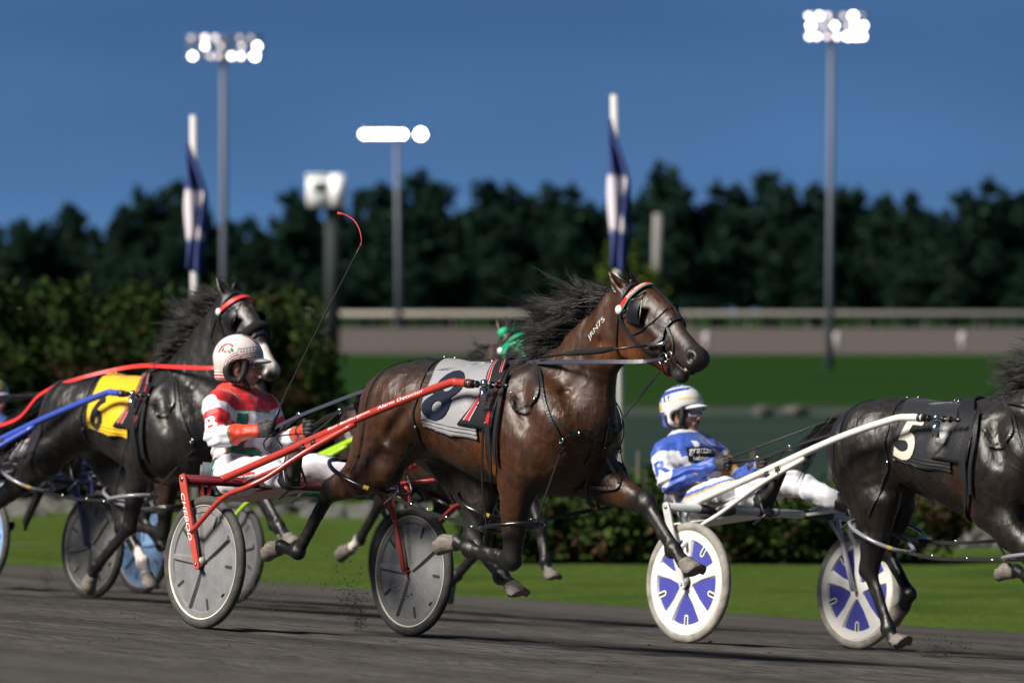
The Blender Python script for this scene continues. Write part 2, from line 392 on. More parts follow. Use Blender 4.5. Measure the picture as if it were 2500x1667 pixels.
# ---- light towers
m_pole = M('galvanised', (.12, .13, .17), .6, .0)
def tower(px_top, px_bot, ybase, Y, y0, y1, x0, x1, rows, label, thick, ring, zb=None):
    b = at(px_bot, ybase, Y)
    if zb is not None: b[2] = zb
    top = at(px_top, y1, Y); t = thing('light_tower', label, 'light tower', base=b, group='floodlight towers round the track')
    def pl(m):
        m.tube([b, b+(top-b)*.5, at(px_top, y0, Y)], [thick*1.25, thick, thick*.75], 14)
    one('pole', m_pole, pl, t)
    hw = (x1-x0)/2/FPX*Y; xc = at((x0+x1)/2, y0, Y); 
    for r, (yy, xs) in enumerate(rows):
        z = at(0, yy, Y)[2]
        one('crossbar', m_pole, lambda m: m.box((xc[0], Y, z), (hw, .07, .07)), t)
        for px, s, e in xs:
            c = at(px, yy, Y-.35); R = ring*s*.62
            hd = one('floodlight', M('lamp_housing', (.12, .12, .13), .5), lambda m: m.lathe(c+A(0, .30, 0), (0, -1, -.25), [(0, .02), (0, R*.5), (.16, R*.95), (.3, R), (.29, R*.93)], 16), t)
            one('lens', M('lamp_lit_%d' % round(e*10), (1, .95 if e > .5 else .86, .88 if e > .5 else .84), emit=e*e*7+.7), lambda m: m.lathe(c+A(0, .02, -.02), (0, -1, -.25), [(.0, .001), (.0, R*.9)], 16), hd)
    return t
tower(545, 548, 905, 238, 92, 158, 455, 643, [
    (92, [(466, .8, .12), (500, 1, .5), (525, 1, .3), (585, .8, .05), (612, .8, .04)]), (112, [(500, 1, .8), (538, .9, .25), (590, .9, .3), (628, 1.1, 1)]),
    (136, [(470, 1.1, 1), (513, .9, .25), (532, .9, .2), (565, 1, .8), (588, 1, .7), (622, 1.2, 1.4)])], 'tall grey pole of floodlights behind the left flag', .15, .20)
tower(968, 975, 803, 400, 326, 340, 875, 1050, [
    (327, [(890, 1.4, 1.2), (908, 1.4, 1.2), (926, 1.4, 1.2), (944, 1.4, 1.2), (962, 1.4, 1.2), (982, 1.4, 1.2), (1027, 1.7, 1.6)])], 'shorter floodlight pole with one row of lamps beside the camera tower', .19, .32)
tower(2030, 2025, 903, 238, 38, 104, 1965, 2118, [
    (38, [(1974, .8, .7), (2000, 1, .9), (2020, .8, .5), (2060, .8, .3), (2083, 1.1, 1.2), (2104, .6, .1)]), (62, [(1980, 1.1, 1.2), (2010, .8, .4), (2038, 1, .9), (2070, .8, .4), (2090, 1.1, 1.3), (2108, 1, 1)]),
    (88, [(1976, .9, .8), (1994, .9, .8), (2018, .8, .5), (2044, .9, .7), (2070, 1.1, 1.2), (2090, 1.1, 1.2), (2106, 1, 1.)])], 'tallest floodlight pole, standing on the right of the infield', .14, .20)

# ---- flags
def flag(px0, y0, px1, y1, Y, fy0, fy1, label, side):
    b = at(px1, y1, Y); b[2] = ZI; tp = at(px0, y0, Y); t = thing('flag_pole', label, 'flag', base=b, group='white flag poles with blue and white flags')
    one('pole', M('pole_white', (.62, .60, .60), .4), lambda m: m.tube([b, b*.5+tp*.5, tp], [.058, .05, .045], 12), t)
    def fl(m):
        n, k = 34, 16; V = []
        for i in range(n):
            f = i/(n-1); z = at(0, fy0+(fy1-fy0)*f, Y)[2]; s = (tp[2]-z)/(tp[2]-b[2]); x = tp[0]+(b[0]-tp[0])*s
            wd = (.05+.25*sm(0, .45, f))*(1-.30*sm(.55, 1, f))
            for j in range(k):
                g = j/(k-1); V.append((x+side*(g*wd-.10)+.02*math.sin(f*9+g*7), Y-.17+.07*math.sin(g*13+f*3)*sm(0, .3, f), z-.1*g*f))
        m.add(V, [(i*k+j, i*k+j+1, (i+1)*k+j+1, (i+1)*k+j) for i in range(n-1) for j in range(k-1)])
        v = np.array(V); f = (v[:, 2]-v[:, 2].max())/(v[:, 2].min()-v[:, 2].max()); g = np.tile(np.linspace(0, 1, k), n)
        blue = A(.03, .05, .20); white = A(.60, .55, .62); c = np.where(((f > .36) & (f < .72) & (g < .62+.2*np.sin(f*20)))[:, None], white, blue); m.c = c
    m = MB(); fl(m); o = m.build('flag', M('flag_cloth', attr=True, rough=.8), t, col=m.c)
    sd_ = o.modifiers.new('s', 'SOLIDIFY'); sd_.thickness = .006
flag(472, 282, 480, 0, 72, 345, 655, 'white flag pole with a furled navy and white flag, above the tall hedge', 1)
flag(1499, 232, 1521, 0, 72, 290, 652, 'white flag pole with a draped blue and white flag, behind the lead horse', 1)

# ---- camera tower and short pole
b = at(812, 790, 330); b[2] = -.8
t = thing('camera_tower', 'white cabin on a dark column rising before the far wood', 'tower', base=b)
c = at(800, 466, 330)
one('column', M('tower_column', (.012, .020, .020), .8, var=.2), lambda m: m.box((at(812, 0, 330)[0], 330, (c[2]-.9+b[2])/2), (.42, .4, (c[2]-.9-b[2])/2), bev=.04), t)
cab = one('cabin', M('cabin_white', (.75, .76, .78), .6), lambda m: (m.box((c[0]-.2, 330, c[2]-.05), (1.0, .9, .9), bev=.08), m.box((c[0]-.15, 330.05, c[2]+.88), (1.1, 1.0, .06))), t)
one('window', M('dark_glass', (.01, .05, .04), .2), lambda m: m.box((c[0]-.42, 329.09, c[2]+.2), (.42, .02, .3)), cab)
one('lit_side', M('cabin_lit_white', (.9, .92, .92), .5), lambda m: m.box((c[0]+.62, 329.5, c[2]), (.42, .6, .92), bev=.05), cab)  # paler white box: floodlight on this side put into the colour
b = at(1603, 770, 300); tp = at(1606, 522, 300)
tag(one('concrete_pole', M('concrete', (.20, .20, .19), .9, var=.2), lambda m: m.tube([b, tp], [.27, .24], 12), fr=WF, base=b), 'short grey concrete pole rising behind the lead horse ears', 'pole')

# ---- foliage: crowns and bushes of many small leaf clumps
def leaf_mesh(name, lobes, n, size, seed, mats, trunk=None, shell=.55, spike=0., brown=0):
    """lobes: (centre, radii); leaves scattered through the outer part of each lobe"""
    rs = np.random.RandomState(seed); V = []; F = []; mi = []
    vol = np.array([np.prod(r) for c, r in lobes])**.67; cnt = (n*vol/vol.sum()).astype(int)
    for (c, r), k in zip(lobes, cnt):
        d = rs.normal(size=(k, 3)); d /= np.linalg.norm(d, axis=1)[:, None]
        rad = shell+(1-shell)*rs.rand(k)**.6; rad *= 1+.16*np.sin(d[:, 0]*7+seed)*np.cos(d[:, 2]*6)+.1*rs.normal(size=k)
        P = np.array(c)+d*np.array(r)*rad[:, None]
        for p, q in zip(P, d):
            s = size*(.6+.9*rs.rand()); a = unit(rs.normal(size=3)+q*.6+A(0, 0, spike)); b = unit(np.cross(a, rs.normal(size=3)))
            i = len(V); V += [p-a*s*.5, p+b*s*.42, p+a*s*(.8+spike*.5), p-b*s*.42]; F.append((i, i+1, i+2, i+3)); br = brown*(math.sin(p[0]*2.3+seed*1.7)*math.sin(p[2]*2.1+seed) > .15)*(p[2] < 1.9); mi.append((2 if rs.rand() < .7 else 0) if br else 0 if rs.rand() < .55 else (1 if rs.rand() < .85 else 2))
    me = bpy.data.meshes.new(name); me.from_pydata([tuple(v) for v in V], [], F)
    for m in mats: me.materials.append(m)
    me.polygons.foreach_set('material_index', mi); me.update(); return me
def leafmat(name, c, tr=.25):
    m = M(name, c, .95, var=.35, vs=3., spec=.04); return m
LM = [leafmat('leaf_dark', (.008, .021, .015)), leafmat('leaf_mid', (.012, .033, .022)), leafmat('leaf_light', (.022, .052, .030))]  # wood albedo darkened to stand in for floodlight not reaching this far
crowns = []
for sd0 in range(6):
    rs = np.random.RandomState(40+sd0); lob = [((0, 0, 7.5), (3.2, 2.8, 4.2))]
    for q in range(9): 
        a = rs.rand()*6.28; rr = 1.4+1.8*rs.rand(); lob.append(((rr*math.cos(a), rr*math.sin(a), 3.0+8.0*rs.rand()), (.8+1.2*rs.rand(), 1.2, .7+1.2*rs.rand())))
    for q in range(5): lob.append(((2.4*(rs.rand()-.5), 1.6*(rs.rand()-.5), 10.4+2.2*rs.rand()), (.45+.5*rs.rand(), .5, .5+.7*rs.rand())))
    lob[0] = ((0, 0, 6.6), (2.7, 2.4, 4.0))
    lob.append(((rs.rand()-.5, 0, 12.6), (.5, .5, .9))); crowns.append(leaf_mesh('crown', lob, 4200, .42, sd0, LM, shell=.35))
def trunk_mesh():
    m = MB(); m.tube([(0, 0, 0), (.1, 0, 3), (0, .1, 7), (.1, 0, 11)], [.28, .22, .15, .05], 8)
    for q in range(6): a = q*1.1; m.tube([(0, 0, 3+q), (1.2*math.cos(a), 1.2*math.sin(a), 4.6+q)], [.09, .03], 5)
    return m
tm = trunk_mesh().build('trunk', M('bark', (.05, .045, .04), .9)); trunk_me = tm.data; bpy.data.objects.remove(tm)
WOOD = [(0, 560), (60, 540), (115, 575), (165, 500), (225, 560), (285, 545), (335, 470), (395, 468), (440, 450), (500, 530), (560, 545), (610, 535), (665, 540), (720, 470), (770, 540), (830, 505), (885, 470), (930, 455),
        (985, 470), (1030, 425), (1085, 530), (1145, 520), (1200, 450), (1240, 455), (1290, 500), (1335, 455), (1385, 460), (1440, 500), (1500, 500), (1560, 500), (1612, 410), (1668, 490), (1740, 455), (1800, 455),
        (1868, 430), (1925, 455), (1990, 460), (2050, 465), (2110, 470), (2165, 480), (2215, 478), (2262, 520), (2310, 520), (2360, 470), (2400, 445), (2455, 470), (2500, 475)]
rs = np.random.RandomState(5); names = ['broad', 'leaning', 'rounded', 'ragged', 'slim', 'bushy']
def ordinal(i): return ['first', 'second', 'third', 'fourth', 'fifth', 'sixth', 'seventh', 'eighth', 'ninth', 'tenth'][i]
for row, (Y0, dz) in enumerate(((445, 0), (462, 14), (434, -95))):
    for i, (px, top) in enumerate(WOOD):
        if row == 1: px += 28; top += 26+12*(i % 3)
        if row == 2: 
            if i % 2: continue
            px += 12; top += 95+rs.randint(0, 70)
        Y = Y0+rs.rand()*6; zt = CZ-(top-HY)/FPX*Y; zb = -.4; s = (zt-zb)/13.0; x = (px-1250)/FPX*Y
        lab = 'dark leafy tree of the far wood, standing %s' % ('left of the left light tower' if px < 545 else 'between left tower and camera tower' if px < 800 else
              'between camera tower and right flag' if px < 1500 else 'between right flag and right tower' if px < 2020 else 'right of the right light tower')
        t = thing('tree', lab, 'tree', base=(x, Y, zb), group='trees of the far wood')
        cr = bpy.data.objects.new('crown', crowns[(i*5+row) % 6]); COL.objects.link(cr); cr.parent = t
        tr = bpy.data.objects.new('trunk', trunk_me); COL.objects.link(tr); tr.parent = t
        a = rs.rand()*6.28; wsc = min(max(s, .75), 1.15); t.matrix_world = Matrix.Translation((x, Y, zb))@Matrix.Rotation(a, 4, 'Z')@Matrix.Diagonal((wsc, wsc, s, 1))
       
# young floodlit tree
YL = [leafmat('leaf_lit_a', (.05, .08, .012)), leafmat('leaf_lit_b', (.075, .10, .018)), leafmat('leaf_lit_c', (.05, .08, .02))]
b = at(1545, 768, 300); b[2] = -.85
t = thing('young_tree', 'small yellow green tree behind the lead horse head', 'tree', base=b)
o = bpy.data.objects.new('crown', leaf_mesh('crown', [((0, 0, 3.2), (2.0, 1.2, 2.2)), ((-.6, 0, 5.0), (1.0, .8, 1.3)), ((-1.3, 0, 2.6), (1.1, .8, 1.4)), ((1.5, 0, 2.2), (1.0, .8, 1.5))], 2200, .32, 9, YL, shell=.2)); COL.objects.link(o); o.parent = t
one('trunk', M('bark', (.05, .045, .04), .9), lambda m: m.tube([b, b+A(0, 0, 3.4)], [.10, .03], 8), t)

# ---- hedges: cedar bushes, each its own
CM = [leafmat('cedar_dark', (.016, .031, .009)), leafmat('cedar_mid', (.032, .054, .013)), leafmat('cedar_brown', (.044, .029, .016))]
SM = [leafmat('shrub_dark', (.026, .046, .011)), leafmat('shrub_mid', (.050, .078, .018)), leafmat('shrub_brown', (.070, .042, .026))]
cedars = []
for q in range(4):
    rs = np.random.RandomState(80+q); lob = [((0, 0, 1.1), (.75, .6, 1.15))]
    for z in range(12):
        a = rs.rand()*6.28; lob.append(((.45*math.cos(a), .45*math.sin(a), .3+1.9*rs.rand()), (.35, .35, .4)))
    for z in range(5): lob.append(((rs.rand()-.5, (rs.rand()-.5)*.6, 2.25+.25*rs.rand()), (.13, .13, .42)))
    cedars.append(leaf_mesh('foliage', lob, 9500, .055, 20+q, CM, shell=.30, spike=1.1, brown=1))
shrubs = []
for q in range(4):
    rs = np.random.RandomState(180+q); lob = [((0, 0, .42), (.55, .4, .42))]
    for z in range(9): a = rs.rand()*6.28; lob.append(((.42*math.cos(a), .3*math.sin(a), .3+.4*rs.rand()), (.26, .24, .24)))
    shrubs.append(leaf_mesh('foliage', lob, 3000, .055, 60+q, SM, shell=.3, spike=.3, brown=1))
stem = MB(); stem.tube([(0, 0, 0), (0, 0, 1)], [.05, .02], 7)
for q in range(5): stem.tube([(0, 0, .1), (.2*math.cos(q*1.3), .2*math.sin(q*1.3), .8)], [.025, .01], 5)
so = stem.build('stem', M('bark', (.05, .045, .04), .9)); stem_me = so.data; bpy.data.objects.remove(so)
def bush(name, mesh, px, ytop, Y, h0, label, group, cat, wscale=1.):
    zt = CZ-(ytop-HY)/FPX*Y; s = (zt-ZI)/h0; x = (px-1250)/FPX*Y
    t = thing(name, label, cat, base=(x, Y, ZI), group=group)
    for nm, me in (('foliage', mesh), ('stem', stem_me)):
        o = bpy.data.objects.new(nm, me); COL.objects.link(o); o.parent = t
    t.matrix_world = Matrix.Translation((x, Y, ZI-.03))@Matrix.Rotation(px*.7, 4, 'Z')@Matrix.Diagonal((s*wscale, s*wscale, s, 1))
where = ['at the left edge of the photo', 'second from the left edge', 'left of the black horse rump', 'above the black horse rump', 'left of the left flag pole', 'just behind the left flag pole', 'behind the black horse neck', 'behind the black horse ears', 'right of the black horse head', 'last at the right end of the row']
for i, (px, yt) in enumerate(((-40, 655), (50, 690), (135, 700), (225, 695), (310, 690), (395, 700), (480, 690), (565, 700), (655, 705), (722, 735))):
    bush('cedar_bush', cedars[i % 4], px, yt+38, 77+(i % 3)*.7, 2.6, 'tall cedar bush of the left hedge, '+where[i], 'tall cedar hedge on the left', 'bush', 1.25 if i < 9 else .85)
for i, px in enumerate((-10, 95, 180, 270, 350, 440, 525, 610, 690)):
    bush('cedar_bush', cedars[(i+2) % 4], px, 735+(i*37) % 17, 79.4, 2.6, 'tall cedar bush in the back row of the left hedge', 'back row of the left hedge', 'bush', 1.3)
where = ['under the lead horse belly', 'behind the lead horse front legs', 'below the lead horse chest', 'between the lead horse legs and the white sulky', 'left of the white spoked wheel', 'behind the white spoked wheel', 'under the blue driver seat', 'beneath the white cross beam', 'left of the far white wheel', 'behind the far white wheel', 'under the black horse belly', 'at the right end of the low row']
for i, (px, yt) in enumerate(((1235, 1215), (1320, 1160), (1400, 1150), (1480, 1140), (1560, 1135), (1650, 1145), (1745, 1140), (1840, 1135), (1930, 1150), (2030, 1160), (2130, 1175), (2235, 1200))):
    bush('low_bush', shrubs[i % 4], px, yt-28, 58+(i % 2)*.5, .95, 'low bush of green and reddish leaves, '+where[i], 'low bushes beside the pond', 'bush', 1.0)
# ---- rocks along the pond shore
rm = []
for q in range(4):
    bm = bmesh.new(); bmesh.ops.create_icosphere(bm, subdivisions=2, radius=1); rs = np.random.RandomState(q)
    for v in bm.verts: v.co = Vector((v.co.x*1.2, v.co.y*.8, v.co.z*.6))*(1+.22*math.sin(v.co.x*5+q*2)*math.cos(v.co.y*4+q))
    me = bpy.data.meshes.new('rock'); bm.to_mesh(me); bm.free(); me.materials.append(M('rock', (.075, .075, .068), .9, var=.35, vs=4, bump=.5, bs=8)); rm.append(me)
rs = np.random.RandomState(3)
spots = [(px, 1262-rs.randint(0, 40), 'on the pond shore left of the grey wheel') for px in range(-20, 300, 26)]+[(px, 1268-rs.randint(0, 22), 'on the pond shore behind the lead horse hind leg') for px in range(640, 1200, 48)]+\
        [(px, 1365-rs.randint(0, 14), 'in the shadow beside the right end of the low bushes') for px in range(2290, 2520, 30)]+[(px, 1008+rs.randint(-6, 6), 'on the far bank of the pond beside the blue driver helmet') for px in (1860, 1945)]
for i, (px, py, lab) in enumerate(spots):
    r_ = ray(px, py); tt = (ZI-.02-CZ)/r_[2]; p = CAM+r_*tt
    if py > 1300: p = at(px, py, 62); p[2] = ZI
    o = bpy.data.objects.new('rock', rm[i % 4]); COL.objects.link(o); s = (.20+.16*rs.rand())*(1 if p[1] < 100 else .9)
    o.matrix_world = Matrix.Translation(p)@Matrix.Rotation(rs.rand()*6, 4, 'Z')@Matrix.Diagonal((s, s, s, 1)); tag(o, 'grey rock '+lab, 'rock', 'grey rocks along the pond shore')

# ---- dirt flung up by wheels and hooves
def flung(c, spread, n, smin, smax, seed, sling=(0, 0, 0)):
    rs = np.random.RandomState(seed); m = MB()
    for i in range(n):
        q = rs.rand()**1.5; p = np.asarray(c)+rs.normal(size=3)*np.asarray(spread)*(.4+q)+np.asarray(sling)*q
        p[2] = max(p[2], track_z(p[0], p[1])+.004); s = smin*.7+(smax-smin)*.7*rs.rand()**12; a = rs.normal(size=(6, 3))*.22+np.array([(1, 0, 0), (-1, 0, 0), (0, 1, 0), (0, -1, 0), (0, 0, .8), (0, 0, -.8)])
        m.add(p+a*s, [(0, 2, 4), (2, 1, 4), (1, 3, 4), (3, 0, 4), (2, 0, 5), (1, 2, 5), (3, 1, 5), (0, 3, 5)])
    o = m.build('flying_dirt', M('flung_dust', (.060, .056, .053), .95)); o['kind'] = 'stuff'
for k, (px, py, Y, sp, n, sl) in enumerate(((880, 1520, 31.2, (.05, .08, .06), 900, (-.10, 0, .30)), (640, 1475, 34.5, (.16, .2, .05), 700, (-.1, 0, .16)), (215, 1462, 38.3, (.12, .1, .03), 500, (0, 0, .08)), (112, 1420, 38.3, (.04, .05, .06), 200, (0, 0, .1)),
        (2262, 1592, 33.6, (.10, .1, .035), 900, (.10, 0, .06)), (1010, 1490, 31.6, (.08, .1, .06), 300, (0, 0, .2)), (985, 1440, 31.35, (.10, .03, .07), 160, (0, 0, 0)), (700, 1440, 33.5, (.2, .2, .12), 300, (0, 0, .1)))):
    flung(at(px, py, Y), sp, n*4, .0012, .0085, 70+k, sl)
# loose clods lying on the track
rs = np.random.RandomState(11); m = MB()
for i in range(5200):
    L, F = 11.5+rs.rand()*14, -38+rs.rand()*30; x, y = lf(L, F); 
    if y < 19 or abs(x) > 4.2: continue
    p = A(x, y, track_z(x, y)+rut(L, F)+.002); s = .003+.011*rs.rand()**6
    a = rs.normal(size=(5, 3))*.2+np.array([(1, 0, 0), (-1, 0, 0), (0, 1, 0), (0, -1, 0), (0, 0, .7)]); m.add(p+a*s*A(1.3, 1.3, 1), [(0, 2, 4), (2, 1, 4), (1, 3, 4), (3, 0, 4)])
o = m.build('loose_dirt', M('flung_dirt', (.035, .032, .030), .95)); o['kind'] = 'stuff'
# ================================================================== HORSES
def coat_mat(name, rough=.46, coat=.05, hair=1., spec=.45):
    m = bpy.data.materials.new(name); m.use_nodes = True; t = m.node_tree; n = t.nodes; l = t.links; b = n['Principled BSDF']
    b.inputs['Coat Weight'].default_value = coat; b.inputs['Coat Roughness'].default_value = .3; b.inputs['Specular IOR Level'].default_value = spec
    b.inputs['Sheen Weight'].default_value = .0; b.inputs['Sheen Roughness'].default_value = .35
    a = n.new('ShaderNodeAttribute'); a.attribute_name = 'col'; tc = n.new('ShaderNodeTexCoord')
    mp = n.new('ShaderNodeMapping'); mp.inputs['Scale'].default_value = (1, 1, .22); mp.inputs['Rotation'].default_value = (0, .25, 0); l.new(tc.outputs['Object'], mp.inputs[0])
    def noise(sc, det, src=None, rg=.6, dist=0.):
        q = n.new('ShaderNodeTexNoise'); q.inputs['Scale'].default_value = sc; q.inputs['Detail'].default_value = det; q.inputs['Roughness'].default_value = rg; q.inputs['Distortion'].default_value = dist
        l.new(src or mp.outputs[0], q.inputs['Vector']); return q.outputs[0]
    def mr(src, a0, a1, b0, b1):
        q = n.new('ShaderNodeMapRange'); 
        for i, v in enumerate((a0, a1, b0, b1)): q.inputs[i+1].default_value = v
        l.new(src, q.inputs[0]); return q.outputs[0]
    def mul(x, y): q = n.new('ShaderNodeMath'); q.operation = 'MULTIPLY'; l.new(x, q.inputs[0]); l.new(y, q.inputs[1]); return q.outputs[0]
    f = mul(mr(noise(20, 6), .32, .68, .68, 1.28), mr(noise(190, 3, rg=.7), .3, .7, .70, 1.30))
    v = n.new('ShaderNodeVectorMath'); v.operation = 'SCALE'; l.new(a.outputs['Color'], v.inputs[0]); l.new(f, v.inputs['Scale'])
    # dust and dried sweat: pale grey film in patches
    mx = n.new('ShaderNodeMix'); mx.data_type = 'RGBA'; l.new(mr(noise(7, 6, tc.outputs['Object'], .7), .52, .80, 0., .05), mx.inputs[0]); l.new(v.outputs[0], mx.inputs[6]); mx.inputs[7].default_value = (.13, .115, .105, 1); l.new(mx.outputs[2], b.inputs['Base Color'])
    l.new(mr(noise(6, 5, tc.outputs['Object']), .35, .65, rough-.10, rough+.12), b.inputs['Roughness'])
    def bump(h, st, d, prev=None):
        q = n.new('ShaderNodeBump'); q.inputs['Strength'].default_value = st; q.inputs['Distance'].default_value = d; l.new(h, q.inputs['Height'])
        if prev: l.new(prev, q.inputs['Normal'])
        return q.outputs[0]
    w_ = n.new('ShaderNodeTexWave'); w_.wave_type = 'BANDS'; w_.inputs['Scale'].default_value = 2.2; w_.inputs['Distortion'].default_value = 9; w_.inputs['Detail'].default_value = 3; w_.inputs['Detail Scale'].default_value = 1.5; l.new(tc.outputs['Object'], w_.inputs['Vector'])
    o = bump(noise(8, 3, dist=.2), .35, .05); o = bump(w_.outputs['Fac'], .16, .035, o); o = bump(noise(60, 5, rg=.7), .22, .010, o); o = bump(noise(170, 4, rg=.75), .35*hair, .004, o)
    l.new(o, b.inputs['Normal']); return m

def pair(fr, t, b, lat=0.):
    """two photo pixels on the outline -> centre, half height"""
    p, q = fr.P(*t, lat), fr.P(*b, lat); return (p+q)/2, np.linalg.norm(p-q)/2

def horse_pose_A(fr):
    P = fr.P; J = {}
    J['torso'] = [(*pair(fr, (945, 925), (950, 1010)), .10), (*pair(fr, (985, 898), (985, 1070)), .20), (*pair(fr, (1035, 883), (1035, 1110)), .245), (*pair(fr, (1095, 881), (1095, 1118)), .25),
                  (*pair(fr, (1170, 889), (1170, 1150)), .265), (*pair(fr, (1250, 889), (1250, 1185)), .275), (*pair(fr, (1325, 882), (1325, 1205)), .255), (*pair(fr, (1380, 905), (1380, 1215)), .215), (*pair(fr, (1420, 960), (1412, 1205)), .155)]
    J['neck'] = [(*pair(fr, (1335, 885), (1450, 1110)), .15), (*pair(fr, (1365, 848), (1470, 1015)), .12), (*pair(fr, (1405, 795), (1486, 940)), .095), (*pair(fr, (1455, 748), (1508, 903)), .085), (*pair(fr, (1500, 705), (1532, 880)), .078)]
    J['head'] = [(*pair(fr, (1537, 690), (1535, 800)), .085), (*pair(fr, (1585, 697), (1545, 850)), .098), (*pair(fr, (1630, 738), (1585, 872)), .083), (*pair(fr, (1660, 785), (1618, 893)), .062), (*pair(fr, (1690, 825), (1645, 890)), .052), (*pair(fr, (1714, 856), (1672, 905)), .055)]
    J['nose'] = P(1703, 878); J['chin'] = P(1664, 918); J['jaw'] = [P(1590, 872), P(1630, 897), P(1664, 916)]
    J['cheek'] = P(1572, 832); J['poll'] = P(1522, 695)
    J['nh'] = dict(hip=P(975, 985, -.10), sti=P(945, 1135, -.17), hock=P(806, 1198, -.12), fet=P(727, 1348, -.11), cor=P(686, 1334, -.11), sole=P(658, 1327, -.11))
    J['fh'] = dict(hip=P(1035, 985, .10), sti=P(1190, 1150, .17), hock=P(1152, 1318, .12), fet=P(1226, 1405, .11), cor=P(1247, 1427, .11), sole=P(1259, 1462, .11))
    J['nf'] = dict(sho=P(1345, 1010, -.16), elb=P(1262, 1175, -.17), knee=P(1250, 1366, -.13), fet=P(1145, 1342, -.12), cor=P(1117, 1322, -.12), sole=P(1078, 1310, -.12))
    J['ff'] = dict(sho=P(1412, 1070, .14), elb=P(1456, 1168, .14), knee=P(1578, 1232, .13), fet=P(1644, 1339, .12), cor=P(1670, 1372, .12), sole=P(1690, 1410, .12))
    J['ears'] = [(P(1523, 712, -.05), P(1492, 672, -.08)), (P(1551, 702, .05), P(1549, 672, .07))]
    return J

